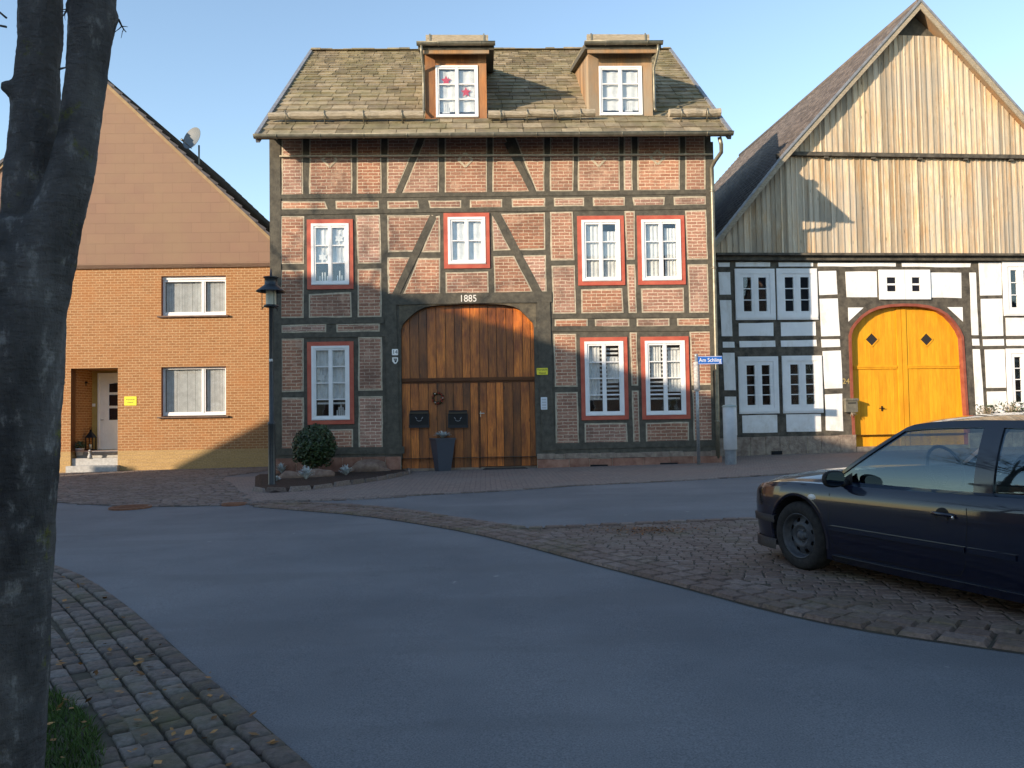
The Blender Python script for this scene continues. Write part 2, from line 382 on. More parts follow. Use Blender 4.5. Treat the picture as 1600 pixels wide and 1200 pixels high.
mb = MB(); MW.slab(mb, uL, uR, zB-.05, zT, holes, .28, 0, 0)
DEP = 13.0
for (a, b) in ((uL, uL), (uR, uR)):     # side walls and rear
    s = -1 if a == uL else 1
    pts = [MW.P(a, -.2, -.001), MW.P(a, -.2, -DEP), MW.P(a, zT, -DEP), MW.P(a, zT, -.001)]
    mb.face(pts if s < 0 else pts[::-1], 0)
mb.face([MW.P(uR, -.2, -DEP), MW.P(uL, -.2, -DEP), MW.P(uL, zT, -DEP), MW.P(uR, zT, -DEP)], 0)
wall = mb.build('timber_frame', MT['timber'], house)
# brick infill panels: a lime border and the brickwork inside it, traced panel by panel
PAN = {1: [[(243,715),(372,715),(372,1100),(243,1100)], [(418,715),(678,715),(678,1100),(415,1100)], [(712,715),(862,715),(862,1095),(712,1097)],
  [(905,715),(1100,715),(950,1095),(900,1095)], [(1150,715),(1220,715),(1220,1088),(995,1090)], [(1262,715),(1522,715),(1522,1087),(1262,1090)],
  [(243,1140),(510,1143),(525,1185),(243,1187)], [(580,1138),(845,1138),(848,1182),(582,1185)], [(903,1140),(1090,1137),(1098,1180),(905,1184)], [(1160,1137),(1360,1135),(1360,1178),(1170,1180)]],
 2: [[(40,705),(100,705),(280,1080),(40,1085)], [(165,705),(360,705),(360,1078),(315,1078)], [(400,705),(545,705),(540,1073),(400,1075)], [(575,705),(830,705),(832,1072),(575,1075)],
  [(862,705),(905,705),(912,1072),(862,1072)], [(945,705),(1205,705),(1207,1070),(947,1072)], [(1243,705),(1362,705),(1366,1070),(1245,1072)],
  [(160,1125),(365,1120),(365,1170),(163,1173)], [(424,1120),(608,1118),(608,1166),(426,1168)], [(667,1118),(862,1115),(862,1168),(670,1170)], [(915,1117),(1112,1115),(1108,1165),(925,1168)], [(1172,1113),(1368,1110),(1368,1160),(1175,1163)]],
 3: [[(207,148),(390,150),(388,530),(205,532)], [(207,588),(388,588),(385,970),(200,972)], [(435,785),(772,768),(778,965),(435,970)], [(815,142),(1008,138),(1018,525),(835,528)],
  [(832,580),(1018,575),(1020,962),(832,965)], [(1072,142),(1440,140),(1305,432),(1080,436)], [(1470,150),(1495,145),(1498,435),(1355,436)], [(1075,485),(1275,485),(1145,785),(1080,788)],
  [(1325,490),(1498,490),(1498,782),(1200,786)], [(207,1037),(570,1025),(568,1088),(210,1092)], [(658,1025),(1005,1022),(1005,1082),(660,1087)]],
 8: [[(543,83),(858,76),(858,158),(543,165)], [(300,808),(718,800),(722,1012),(302,1025)], [(765,240),(940,578),(778,583)], [(845,222),(1285,210),(1288,572),(1025,578)],
  [(778,648),(978,643),(1163,1002),(788,1015)], [(1058,640),(1295,635),(1303,1000),(1240,1000)]],
 6: [[(100,160),(270,157),(285,530),(108,532)], [(112,580),(288,577),(298,945),(122,948)], [(682,152),(755,152),(757,525),(700,527)], [(700,570),(758,570),(772,942),(715,942)],
  [(1155,150),(1312,142),(1327,523),(1172,525)], [(1175,570),(1325,567),(1338,938),(1188,940)], [(343,765),(658,755),(668,940),(345,945)], [(810,758),(1138,750),(1142,938),(818,940)],
  [(137,1000),(387,995),(388,1055),(137,1060)], [(450,998),(713,995),(713,1050),(452,1055)], [(777,993),(1025,990),(1027,1050),(778,1055)], [(1092,990),(1345,987),(1348,1043),(1095,1048)]],
 4: [[(183,42),(342,42),(342,420),(185,425)], [(183,470),(342,470),(345,860),(183,863)], [(740,33),(905,33),(910,412),(742,415)], [(742,462),(910,460),(913,853),(745,857)], [(378,702),(697,697),(697,857),(380,859)]],
 7: [[(118,103),(275,103),(285,478),(127,478)], [(130,525),(285,522),(298,905),(135,908)], [(342,748),(640,745),(648,903),(343,905)], [(667,93),(712,93),(722,470),(680,470)],
  [(683,512),(725,512),(737,893),(693,895)], [(783,745),(1088,738),(1088,890),(785,895)], [(1098,88),(1247,85),(1258,463),(1115,468)], [(1118,510),(1258,508),(1277,890),(1132,890)]]}
def jag(pts, amp, step=.35):
    out = []
    for i in range(len(pts)):
        a = Vector(pts[i]); b = Vector(pts[(i+1) % len(pts)]); L = (b-a).length; k = max(1, int(L/step)); nrm = Vector((-(b-a).y, (b-a).x))/max(L, 1e-5)
        for j in range(k):
            p = a + (b-a)*(j/k)
            if j: p += nrm*random.uniform(-amp, amp)
            out.append((p.x, p.y))
    return out
def inset(pts, d):
    c = Vector((sum(p[0] for p in pts)/len(pts), sum(p[1] for p in pts)/len(pts))); n = len(pts); L = []
    a = sum(pts[i][0]*pts[(i+1) % n][1]-pts[(i+1) % n][0]*pts[i][1] for i in range(n)); sg = 1 if a > 0 else -1
    for i in range(n):
        p0, p1, p2 = Vector(pts[i-1]), Vector(pts[i]), Vector(pts[(i+1) % n])
        e1 = (p1-p0).normalized(); e2 = (p2-p1).normalized(); n1 = Vector((-e1.y, e1.x))*sg; n2 = Vector((-e2.y, e2.x))*sg
        k = 1+n1.dot(n2); L.append(tuple(p1 + (n1+n2)*(d/max(k, .35))))
    return L
for zc, L in PAN.items():
    cv = Zc(zc)
    for q in L:
        pts = [MW.px(*cv(x, y)) for x, y in q]
        m2 = MB(); MW.poly(m2, jag(inset(pts, -.012), .012), -.01, .008, 1); MW.poly(m2, jag(inset(pts, .026), .006), -.01, .013, 0, random.random(), 1)
        m2.build('brick_panel', [MT['brick'], MT['mortar']], house)
# loose timbers standing a little proud: braces, rails, posts (gives the frame its joints)
def beam(a, b, wpx, o=.016, name='beam', mat='timber'):
    A = Vector(MW.px(*a)); B = Vector(MW.px(*b)); d = (B-A).normalized(); n = Vector((-d.y, d.x))*(wpx/57/2)
    mb = MB(); MW.poly(mb, jag([tuple(A-n), tuple(B-n), tuple(B+n), tuple(A+n)], .008, .5), -.01, o); return mb.build(name, MT[mat], house)
beam((657, 222), (622, 302), 9, name='brace'); beam((792, 222), (833, 301), 10, name='brace')
beam((677, 338), (618, 461), 11, name='brace'); beam((777, 336), (842, 458), 11, name='brace')
beam((424, 307.5), (1112, 299.5), 7, .018, 'rail'); beam((424, 332.5), (1112, 323), 7, .02, 'rail'); beam((424, 503), (600, 501.5), 8, .018, 'rail')
beam((424, 525), (605, 522), 8, .02, 'rail'); beam((862, 494), (1112, 493), 7, .018, 'rail'); beam((862, 514), (1112, 513), 8, .02, 'rail')
beam((431, 222), (433, 704), 15, .022, 'corner_post'); beam((1108, 222), (1118, 697), 12, .022, 'corner_post')
beam((610, 474), (616, 710), 18, .03, 'gate_post'); beam((849, 470), (857, 704), 20, .03, 'gate_post')
beam((602, 468), (862, 464), 17, .035, 'lintel')
beam((426, 706), (632, 703), 11, .02, 'sill_beam'); beam((845, 698), (1120, 692), 10, .02, 'sill_beam')
# diamond brick ornaments in the top row
for (x, y) in ((515, 250), (727, 250), (935, 249), (1027, 246)):
    u, z = MW.px(x, y); mb = MB()
    for s, r in ((1, .20), (1, .12)):
        pass
    k = .2
    D = [(u-k, z), (u, z-k), (u+k, z), (u, z+k)]
    for i in range(4):
        a = Vector(D[i]); b = Vector(D[(i+1) % 4]); d = (b-a).normalized(); n = Vector((-d.y, d.x))*.028
        MW.poly(mb, [tuple(a-n), tuple(b-n), tuple(b+n), tuple(a+n)], .008, .024)
    mb.build('diamond_ornament', MT['mortar'], house)
# ledge under the eaves that catches the sun
mb = MB(); a = MW.px(438, 245); b = MW.px(1112, 242)
MW.poly(mb, [(a[0], a[1]-.03), (b[0], b[1]-.03), (b[0], b[1]+.012), (a[0], a[1]+.012)], 0, .10)
mb.build('eaves_moulding', MT['mortar'], house)
# windows
CUR = {'a': [(.0, .5, .36, 1), (.5, 1, .36, 1)], 'b': [(0, .5, .28, 1), (.5, 1, .28, 1)], 'c': [(0, 1, .0, 1)], 'd': [(0, .5, 0, 1), (.55, 1, 0, .85)], 'e': [(0, .45, 0, 1), (.62, 1, 0, .9)],
       'f': [(0, .38, .2, 1), (.6, 1, .45, .8)], 'g': [(.1, .4, .5, 1), (.6, 1, .3, .9)]}
wins = {}
for k, v in WR.items(): wins[k] = window(MW, house, rects[k], v[4], curtain=CUR[k])
# blinds (horizontal slats) in the lower windows
for k in 'bfg':
    u0, u1, z0, z1 = rects[k]; mb = MB(); z = z0+.55
    while z < z1-.3:
        W_ = MW; W_.box(mb, u0+.25, u1-.25, z, z+.05, -.085, -.075); z += .115
    mb.build('blind', MT['curtain'], wins[k])
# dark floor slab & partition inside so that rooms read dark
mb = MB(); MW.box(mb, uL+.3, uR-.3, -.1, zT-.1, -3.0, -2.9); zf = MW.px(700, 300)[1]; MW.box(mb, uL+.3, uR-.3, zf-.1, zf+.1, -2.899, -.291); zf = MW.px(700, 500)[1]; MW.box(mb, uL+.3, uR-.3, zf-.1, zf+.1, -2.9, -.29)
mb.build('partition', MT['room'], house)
# plinth
zp = zB+.02
def stones(W, u0, u1, z0, z1, o0, o1, parent, name='plinth', mat='sandstone', L=(.5, .9), jit=.02, gap=.012):
    mb = MB(); W.box(mb, u0, u1, z0, z1-.02, o0, o1-.03, 1)
    u = u0
    while u < u1-.02:
        e = min(u1, u+random.uniform(*L))
        if u1-e < .25: e = u1
        h = z1+random.uniform(-jit, jit*.3); j = random.uniform(-jit, 0)
        A = [(u+gap/2, z0), (e-gap/2, z0), (e-gap/2, h), (u+gap/2, h)]
        W.poly(mb, jag(A, .008, .25), o0, o1+j, 0, random.random()); u = e
    return mb.build(name, [MT[mat], MT['mortar']], parent)
zg = MW.px(632, 712)[1]
stones(MW, uL-.02, gr[0]-.02, -.2, zp, -.02, .09, house)
z2 = MW.px(950, 708)[1]
stones(MW, gr[1]+.02, uR+.05, -.2, z2-.12, -.02, .16, house); stones(MW, gr[1]+.02, uR+.03, z2-.125, z2+.02, -.02, .07, house, 'plinth', 'stone', (.25, .5), .02)
for (x, y) in ((935, 728), (1043, 725)):
    u, z = MW.px(x, y); mb = MB(); MW.box(mb, u-.24, u+.24, z-.06, z+.045, .10, .175); mb.build('cellar_vent', MT['black'], house)  # solid black block paints the dark of the vent opening
# --- arched gate, set back in its opening
archpx = [(100,1085),(100,275),(104,258),(118,238),(138,218),(168,190),(200,168),(240,150),(285,141),(330,137),(450,132),(560,130),(650,131),(710,136),(760,147),(795,163),(822,187),(850,216),(872,238),(881,268),(888,560),(893,1085)]
arch = [MW.px(*Zc(5)(x, y)) for x, y in archpx]
topz = gr[3]
mb = MB()      # spandrels between arch and rectangular opening = curved corner braces
def spandrel(mb, seq, corner, o0, o1):
    for i in range(len(seq)-1):
        MW.poly(mb, [seq[i], seq[i+1], corner], o0, o1, 0)
corner_l = (gr[0]-.03, topz+.03); corner_r = (gr[1]+.06, topz+.03)
MW.poly(mb, [(gr[0]-.03, arch[1][1])]+arch[1:10]+[(arch[9][0], topz+.03), corner_l], -.24, .004)
MW.poly(mb, [(arch[9][0]+.002, topz+.03)]+[arch[9]]+arch[10:13]+[(arch[12][0], topz+.03)], -.24, .003)
MW.poly(mb, [(arch[12][0]+.002, topz+.03)]+arch[12:20]+[(gr[1]+.06, arch[19][1]), corner_r], -.24, .004)
mb.build('corner_brace', mottled('worn grey timber', (.07, .06, .045), (.17, .145, .10), 4, .9, 40, .5), house)
gate = MB(); OG = -.20
def archz(u):
    for i in range(1, len(arch)-2):
        a, b = arch[i], arch[i+1]
        if min(a[0], b[0]) <= u <= max(a[0], b[0]) and abs(a[0]-b[0]) > 1e-4: return a[1]+(b[1]-a[1])*(u-a[0])/(b[0]-a[0])
    return arch[1][1]
u0, u1 = gr[0]-.02, gr[1]+.08
zr = MW.px(732, 592)[1]; zgb = MW.px(735, 732, OG)[1]
seam = MW.px(749, 660)[0]
def planks(u0, u1, zl, zt, o, name, parent, width=(.2, .27)):
    mb = MB(); u = u0
    while u < u1-.01:
        e = min(u1, u+random.uniform(*width)); e = u1 if u1-e < .1 else e
        t = random.random(); g = .007; top = [(e-g, min(zt, archz(e-g)+.05)), ((u+e)/2, min(zt, archz((u+e)/2)+.05)), (u+g, min(zt, archz(u+g)+.05))]
        MW.poly(mb, [(u+g, zl), (e-g, zl)]+top, o-.04, o+random.uniform(-.008, .004), 0, t); u = e
    MW.box(mb, u0, u1, zl, zt-.75 if zt > zr+.1 else zt, o-.07, o-.035, 1)
    return mb.build(name, [MT['gatewood'], MT['black']], parent)
gleaf = planks(u0, u1, zr+.04, topz+.02, OG, 'upper_gate_boards', house)
planks(u0, seam-.008, zgb-.05, zr-.04, OG, 'gate_leaf', house); dl = planks(seam+.008, u1, zgb+.05, zr-.04, OG, 'wicket_door', house)
mb = MB(); MW.box(mb, u0, u1, zr-.045, zr+.045, OG-.03, OG+.07); MW.box(mb, u0, u1, zr-.10, zr-.05, OG-.03, OG+.025)
MW.box(mb, seam-.03, seam+.03, zgb, zr-.1, OG, OG+.02)
mb.build('gate_rail', woodmat('dark oiled rail', (.10, .035, .012), (.16, .06, .02), (.06, .02, .01), .5, .2, 'x'), house)
mb = MB(); MW.box(mb, u0, u1, -.2, zgb+.03, -.28, OG+.02); mb.build('threshold', MT['stone'], house)
mb = MB(); u, z = MW.px(750, 647); MW.box(mb, u-.02, u+.02, z-.08, z+.08, OG, OG+.015)
mb.tube([MW.P(u, z+.02, OG), MW.P(u, z+.02, OG+.06), MW.P(u+.12, z+.02, OG+.06)], .014, 8); mb.build('handle', plain('brushed steel', (.6, .6, .58), .3, 1), dl)
text_obj('date_1885', '1885', MW.P(*MW.px(731.5, 467), .036), MW.U, MW.N, .27, plain('white lettering', (.75, .72, .66), .6), house, sx=.9)
# --- roof of stone slabs
WG = .80                                   # eaves overhang
ez = MW.px(770, 210, WG)[1]
PA = math.atan(.80); cP, sP = math.cos(PA), math.sin(PA)
eL = MW.px(399, 211, WG)[0]; eR = MW.px(1143, 205, WG)[0]
def RP(u, s, h=0.0):                       # roof point: u along eaves, s up the slope, h above
    return MW.P(u, ez+s*sP+h*cP, WG-s*cP+h*sP)
def roofpx(px, py):
    d = ray(px, py); n = MW.N*sP+Vector((0, 0, cP)); p0 = RP(0, 0); t = (p0-CAM).dot(n)/d.dot(n); p = CAM+d*t
    q = p-p0; return (q.dot(MW.U), q.dot(-MW.N*cP+Vector((0, 0, sP))))
SL = roofpx(660, 80)[1]
m, n, l, b = new_mat('mossy sandstone slabs'); co = coords(n, l)
c = mixc(n, l, ramp(n, l, noi(n, l, co, 3, 6), [(.35, 0), (.65, 1)]), (.20, .165, .115), (.34, .28, .19))
mr = nd(n, 'ShaderNodeMapRange'); l.new(tone_attr(n), mr.inputs[0]); mr.inputs[3].default_value = .62; mr.inputs[4].default_value = 1.25
v = nd(n, 'ShaderNodeVectorMath', operation='SCALE'); l.new(c, v.inputs[0]); l.new(mr.outputs[0], v.inputs[3])
c = mixc(n, l, ramp(n, l, noi(n, l, co, 1.1, 6, .7), [(.42, 0), (.64, .5)]), v.outputs[0], (.19, .18, .085))
c = mixc(n, l, ramp(n, l, noi(n, l, co, 14, 5, .7), [(.55, 0), (.7, .5)]), c, (.10, .095, .05))
l.new(c, b.inputs['Base Color']); b.inputs['Roughness'].default_value = .95; b.inputs['Specular IOR Level'].default_value = .15
bump(n, l, b, noi(n, l, co, 25, 6), .7, .02); MT['stonetile'] = m
mb = MB()
s = -.04; row = 0
while s < SL:
    hgt = .47 - .24*min(1, s/SL*1.15); hgt *= random.uniform(.9, 1.1)
    u = eL+.08 - random.uniform(0, .3)
    while u < eR-.05:
        wd = random.uniform(.32, .62)*(1.15-.45*s/SL); e = u+wd
        a, bb = max(u, eL+.07), min(e, eR-.07)
        if bb-a > .06:
            sk = random.uniform(-.03, .02); t0 = .055+random.uniform(-.01, .014); g = .008; ex = hgt*1.35
            pa = [RP(a+g, s+sk, t0-.045), RP(bb-g, s+sk+random.uniform(-.012, .012), t0-.045), RP(bb-g, s+ex, -.03), RP(a+g, s+ex, -.03)]
            pb = [RP(a+g, s+sk, t0), RP(bb-g, s+sk+random.uniform(-.012, .012), t0), RP(bb-g, s+ex, .012), RP(a+g, s+ex, .012)]
            mb.hexa(pa+pb, 0, random.random())
        u = e
    s += hgt; row += 1
roof = mb.build('roof', MT['stonetile'], house)
mb = MB(); H2 = RP(0, SL)                     # roof deck, back slope, ridge tiles, gable triangles
mb.face([RP(eL+.1, 0, -.04), RP(eR-.1, 0, -.04), RP(eR-.1, SL, -.04), RP(eL+.1, SL, -.04)], 0)
mb.face([RP(eL+.1, 0, -.10), RP(eL+.1, SL, -.10), RP(eR-.1, SL, -.10), RP(eR-.1, 0, -.10)], 0)
ro = WG-SL*cP; rz = ez+SL*sP
mb.face([MW.P(eL+.1, rz, ro), MW.P(eR-.1, rz, ro), MW.P(eR-.1, ez, 2*ro-WG), MW.P(eL+.1, ez, 2*ro-WG)], 0)
for uu in (uL, uR): mb.face([MW.P(uu, zT-.3, 0), MW.P(uu, zT-.3, 2*ro), MW.P(uu, rz-.15, ro)], 0)
mb.build('roof_deck', MT['timber'], roof)
mb = MB(); u = eL+.05
while u < eR-.1:
    e = min(u+random.uniform(.3, .5), eR-.05); j = random.uniform(-.03, .03)
    mb.hexa([MW.P(u, rz-.02, ro+.22), MW.P(e, rz-.02, ro+.22), MW.P(e, rz-.02, ro-.22), MW.P(u, rz-.02, ro-.22), MW.P(u, rz+.05+j, ro+.14), MW.P(e-.01, rz+.05+j, ro+.14), MW.P(e-.01, rz+.05+j, ro-.14), MW.P(u, rz+.05+j, ro-.14)], 0, random.random()); u = e
mb.build('ridge', MT['stonetile'], roof)
for uu, w_ in ((eL, .10), (eR-.10, .10)):
    mb = MB(); mb.hexa([RP(uu, -.05, -.16), RP(uu+w_, -.05, -.16), RP(uu+w_, SL, -.16), RP(uu, SL, -.16), RP(uu, -.05, .09), RP(uu+w_, -.05, .09), RP(uu+w_, SL+.05, .09), RP(uu, SL+.05, .09)])
    mb.build('verge_board', MT['lead'], roof)
def gutter(name, parent, a, b, r=.085, W=MW, n=9, clips=0):
    """half round gutter between world points a and b"""
    a, b = Vector(a), Vector(b); d = (b-a).normalized(); o = Vector((d.y, -d.x, 0)); mb = MB()
    for k in range(n):
        t0, t1 = math.pi*k/n, math.pi*(k+1)/n
        for rr, fl in ((r, 0), (r-.008, 1)):
            P0 = o*math.cos(t0)*rr - Vector((0, 0, 1))*math.sin(t0)*rr; P1 = o*math.cos(t1)*rr - Vector((0, 0, 1))*math.sin(t1)*rr
            f = [a+P0, b+P0, b+P1, a+P1]; mb.face(f if not fl else f[::-1], 0, .5, True)
    mb.tube([a+o*r, b+o*r], .014, 6); L = (b-a).length; k = .6
    for p in (a, b):
        mb.face([p+o*math.cos(math.pi*q/n)*r - Vector((0, 0, 1))*math.sin(math.pi*q/n)*r for q in range(n+1)], 0)
    while k < L:
        mb.tube([a+d*k+o*math.cos(math.pi*q/6)*(r+.008)-Vector((0, 0, 1))*math.sin(math.pi*q/6)*(r+.008) for q in range(7)], .012, 5); k += 1.15
    return mb.build(name, MT['zinc'], parent)
gz0 = ez-.01
gutter('gutter', house, MW.P(eL-.02, gz0, WG+.07), MW.P(eR+.02, gz0, WG+.07), .09)
mb = MB(); pts = [MW.px(1124, 214, .72), MW.px(1127, 226, .68), MW.px(1127, 238, .55), MW.px(1117, 252, .3), MW.px(1112, 262, .12), MW.px(1113, 300, .1), MW.px(1121, 650, .1), MW.px(1122, 716, .1)]
of = [.72, .68, .55, .3, .12, .1, .1, .1]
mb.tube([MW.P(u, z, o) for (u, z), o in zip(pts, of)], .055, 10)
for k in (300, 420, 560, 660):
    u, z = MW.px(1113+(k-300)*.022, k, .1); mb.lathe(MW.P(u, z, .1), [(.06, 0), (.068, .01), (.068, .05), (.06, .06)], 12)
mb.build('downpipe', MT['zinc'], house)
# snow guard logs with iron brackets
def snowlog(a, b, sh=.22, n=5):
    mb = MB(); (u0, s0), (u1, s1) = a, b; k = 14; P = []; 
    for i in range(k+1):
        f = i/k; P.append(RP(u0+(u1-u0)*f, s0+(s1-s0)*f+random.uniform(-.012, .012), sh+random.uniform(-.01, .01)))
    for q in range(n+1):
        i0 = max(0, int(round(k*(q-.55)/n))); i1 = min(k, int(round(k*(q+.45)/n)))
        if i1 > i0:
            jo = Vector((0, 0, random.uniform(-.02, .02))); rr = random.uniform(.098, .118); mb.tube([p+jo for p in P[i0:i1+1]], [rr+random.uniform(-.008, .008) for _ in P[i0:i1+1]], 9, 0, .5, True, False)
    lg = mb.build('snow_guard', MT['log'], roof)
    for i in range(n):
        mb = MB()
        f = (i+.45)/n; u = u0+(u1-u0)*f; s = s0+(s1-s0)*f
        mb.tube([RP(u, s-.14, .03), RP(u, s-.15, sh+.05), RP(u, s-.02, sh+.14), RP(u, s+.18, .08)], .016, 5); mb.build('bracket', MT['zinc'], lg)
def rx(x, y): u, s = roofpx(x, y); return (u, s)
ls = roofpx(600, 192)[1]
snowlog((roofpx(424, 190)[0], ls), (roofpx(663, 190)[0], ls), n=4); snowlog((roofpx(763, 188)[0], ls), (roofpx(928, 188)[0], ls), n=4); snowlog((roofpx(1042, 186)[0], ls), (roofpx(1122, 186)[0], ls), n=2)
# --- dormers
def dormer(l, t, r, bt, fl, fr, gl, gr_, gy, shades, pipe):
    """window rect in px; front posts fl..fr; gutter gl..gr_ at height gy"""
    ub, sb = roofpx((l+r)/2, bt+3); of = WG-sb*cP; D = Wall(0, 0, 0); D.o = MW.P(0, 0, of); D.U = MW.U; D.N = MW.N
    zb = ez+sb*sP-.25; rc = D.rect(l, t, r, bt); a = D.px(fl, bt)[0]; b = D.px(fr, bt)[0]; zt = D.px((l+r)/2, gy+12)[1]
    dm = thing('dormer', D.P((a+b)/2, zb, 0), None, None); dm.parent = house; dm.location = dm.location-house.location
    # posts, head and sill boards
    mb = MB(); D.box(mb, a, rc[0]-.003, zb, zt, -.12, .02, 0, .3); D.box(mb, rc[1]+.003, b, zb, zt, -.12, .02, 0, .8)
    D.box(mb, rc[0]-.003, rc[1]+.003, rc[3]+.003, zt, -.12, .012, 0, .4); D.box(mb, rc[0]-.003, rc[1]+.003, zb, rc[2]-.003, -.12, .01, 0, .2)
    mb.build('front_boards', MT['orangewood' if pipe == 'l' else 'dormerwood'], dm)
    mb = MB(); D.box(mb, a-.06, b+.08, zt-.22, zt-.02, .28, .34, 0, .6); mb.build('fascia', MT['dormerwood'], dm)
    # roof of the dormer: front edge at gutter, back edge on main slope
    fo = .38; ga = D.px(gl, gy, fo)[0]; gb = D.px(gr_, gy, fo)[0]; gzz = D.px((gl+gr_)/2, gy, fo)[1]
    # where a shallow roof meets main slope
    tp = .27; y0 = of+fo; s_hit = (gzz-ez+ (WG-y0)*-tp)/(sP-cP*tp) if True else 0
    # point on main roof: z=ez+s sP ; o=WG-s cP ; dormer roof z = gzz + tp*(y0-o)
    s_hit = (gzz-ez+tp*(y0-WG))/(sP-tp*cP); zh = ez+s_hit*sP; oh = WG-s_hit*cP
    mb = MB(); n_ = 7
    for i in range(n_):
        f0, f1 = i/n_, (i+1)/n_; k = 5
        for j in range(k):
            A = ga+.02+(gb-ga-.04)*j/k; B = ga+.02+(gb-ga-.04)*(j+1)/k; jt = random.uniform(-.006, .012)
            o0, o1 = y0+(oh-y0)*f0, y0+(oh-y0)*min(1, f1+.06); q0, q1 = gzz+(zh-gzz)*f0, gzz+(zh-gzz)*min(1, f1+.06)
            MWP = MW.P
            mb.hexa([MWP(A+.006, q0-.0, o0), MWP(B-.006, q0-.0, o0), MWP(B-.006, q1-.03, o1), MWP(A+.006, q1-.03, o1), MWP(A+.006, q0+.06+jt, o0), MWP(B-.006, q0+.06+jt, o0), MWP(B-.006, q1+.01, o1), MWP(A+.006, q1+.01, o1)], 0, random.random())
    dr = mb.build('dormer_roof', MT['stonetile'], dm)
    mb = MB(); mb.hexa([MW.P(ga, gzz-.16, y0-.02), MW.P(gb, gzz-.16, y0-.02), MW.P(gb, zh-.20, oh), MW.P(ga, zh-.20, oh), MW.P(ga, gzz-.02, y0-.02), MW.P(gb, gzz-.02, y0-.02), MW.P(gb, zh-.05, oh), MW.P(ga, zh-.05, oh)])
    mb.build('soffit', MT['timber'], dr)
    # cheeks
    for uu, s_ in ((a, 1), (b, -1)):
        ch = MB(); n_ = 9
        ofr = -0.12
        d_end = max(0.5, (of-.12)-oh)
        for i in range(n_):
            d0 = d_end*i/n_; d1 = d_end*(i+1)/n_-.01
            o0 = of-.12-d0; o1 = of-.12-d1
            zl0 = ez+(WG-o0)/cP*sP-.05; zl1 = ez+(WG-o1)/cP*sP-.05; zu0 = gzz-.1+(y0-o0)*tp; zu1 = gzz-.1+(y0-o1)*tp
            if zu1 < zl1: zu1 = zl1+.01
            t_ = .03+random.uniform(-.006, .006)
            x0, x1 = (uu, uu+t_) if s_ > 0 else (uu-t_, uu)
            ch.hexa([MW.P(x0, zl0, o0), MW.P(x1, zl0, o0), MW.P(x1, zl1, o1), MW.P(x0, zl1, o1), MW.P(x0, zu0, o0), MW.P(x1, zu0, o0), MW.P(x1, zu1, o1), MW.P(x0, zu1, o1)], 0, random.random())
        ch.build('cheek', MT['dormerwood'], dm)
    gutter('gutter', dm, MW.P(ga-.03, gzz-.01, y0+.07), MW.P(gb+.03, gzz-.01, y0+.07), .08)
    mb = MB()
    P0 = (ga+.1 if pipe == 'l' else gb-.1); ue = a-.04 if pipe == 'l' else b+.04
    mb.tube([MW.P(P0, gzz-.05, y0+.07), MW.P(P0, gzz-.25, y0+.05), MW.P(ue, gzz-.6, of+.08), MW.P(ue, zb+.5, of+.08), MW.P(ue, zb+.38, of+.2)], .04, 8)
    mb.build('downpipe', MT['zinc'], dm)
    # log on the dormer roof
    mb = MB(); lo = y0-.35; lz = gzz+.35*tp+.20
    la = D.px((l+r)/2-50, gy, fo)[0]; lb = D.px((l+r)/2+49, gy, fo)[0]
    mb.hexa([MW.P(la, lz-.1, lo+.05), MW.P(lb, lz-.1, lo+.05), MW.P(lb, lz-.1, lo-.05), MW.P(la, lz-.1, lo-.05), MW.P(la, lz+.1, lo+.05), MW.P(lb, lz+.09, lo+.05), MW.P(lb, lz+.09, lo-.05), MW.P(la, lz+.1, lo-.05)])
    lg = mb.build('snow_guard', MT['log'], dm)
    for uu in (la+.12, lb-.12): mb = MB(); mb.box(MW.P(uu-.02, lz-.2, lo+.055)-Vector((0, .015, 0)), MW.P(uu+.02, lz+.12, lo+.055)+Vector((0, .005, 0))); mb.build('bracket', MT['zinc'], lg)
    window(D, dm, rc, 3, surround=False, frame=.05, sash=.045, curtain=[(.05, .95, .1, .95)])
    return D
D1 = dormer(681, 103, 747, 184, 665, 761, 653, 772, 68, 0, 'l')
D2 = dormer(936, 104, 1003, 181, 921, 1020, 914, 1033, 67, 0, 'r')

# ================================================================== LEFT HOUSE (orange clinker, slate-clad gable)
LW = Wall(0, 26.15, 1.0)
lh = thing('brick_house', LW.P(-11, 0), 'orange brick gabled house with tan clad gable and recessed white front door', 'house')
MT['obrick'] = brickmat('orange clinker', (.30, .145, .062), (.37, .185, .082), (.50, .34, .19), .235, .085, .010, .004, (.40, .17, .06), .35)
MT['pbrick'] = brickmat('yellow plinth tile', (.42, .28, .125), (.46, .31, .14), (.42, .29, .16), .30, .12, .006, .003)
m, n, l, b = new_mat('tan cladding slates'); co = coords(n, l, uv=True)
t = nd(n, 'ShaderNodeTexBrick'); l.new(co, t.inputs[0]); t.inputs['Scale'].default_value = 1; t.inputs['Brick Width'].default_value = .62; t.inputs['Row Height'].default_value = .33
t.inputs['Mortar Size'].default_value = .006; t.inputs['Color1'].default_value = (.225, .138, .098, 1); t.inputs['Color2'].default_value = (.245, .150, .104, 1); t.inputs['Mortar'].default_value = (.195, .118, .082, 1)
c = mixc(n, l, ramp(n, l, noi(n, l, co, .8, 6), [(.35, 0), (.7, .7)]), t.outputs[0], (.25, .17, .105)); l.new(c, b.inputs['Base Color']); b.inputs['Roughness'].default_value = .9
bump(n, l, b, mth(n, l, 'MULTIPLY', t.outputs['Fac'], -1), .5, .01); MT['clad'] = m
lu0 = LW.px(-170, 600)[0]; lu1 = LW.px(470, 600)[0]
zs = LW.px(260, 413.3)[1]; zpl = LW.px(260, 703)[1]
wa = LW.rect(252, 431, 353, 494); wb = LW.rect(252, 573, 353, 651); dr = LW.rect(110.5, 575.5, 184, 733); dr = (dr[0], dr[1], -.4, dr[3])
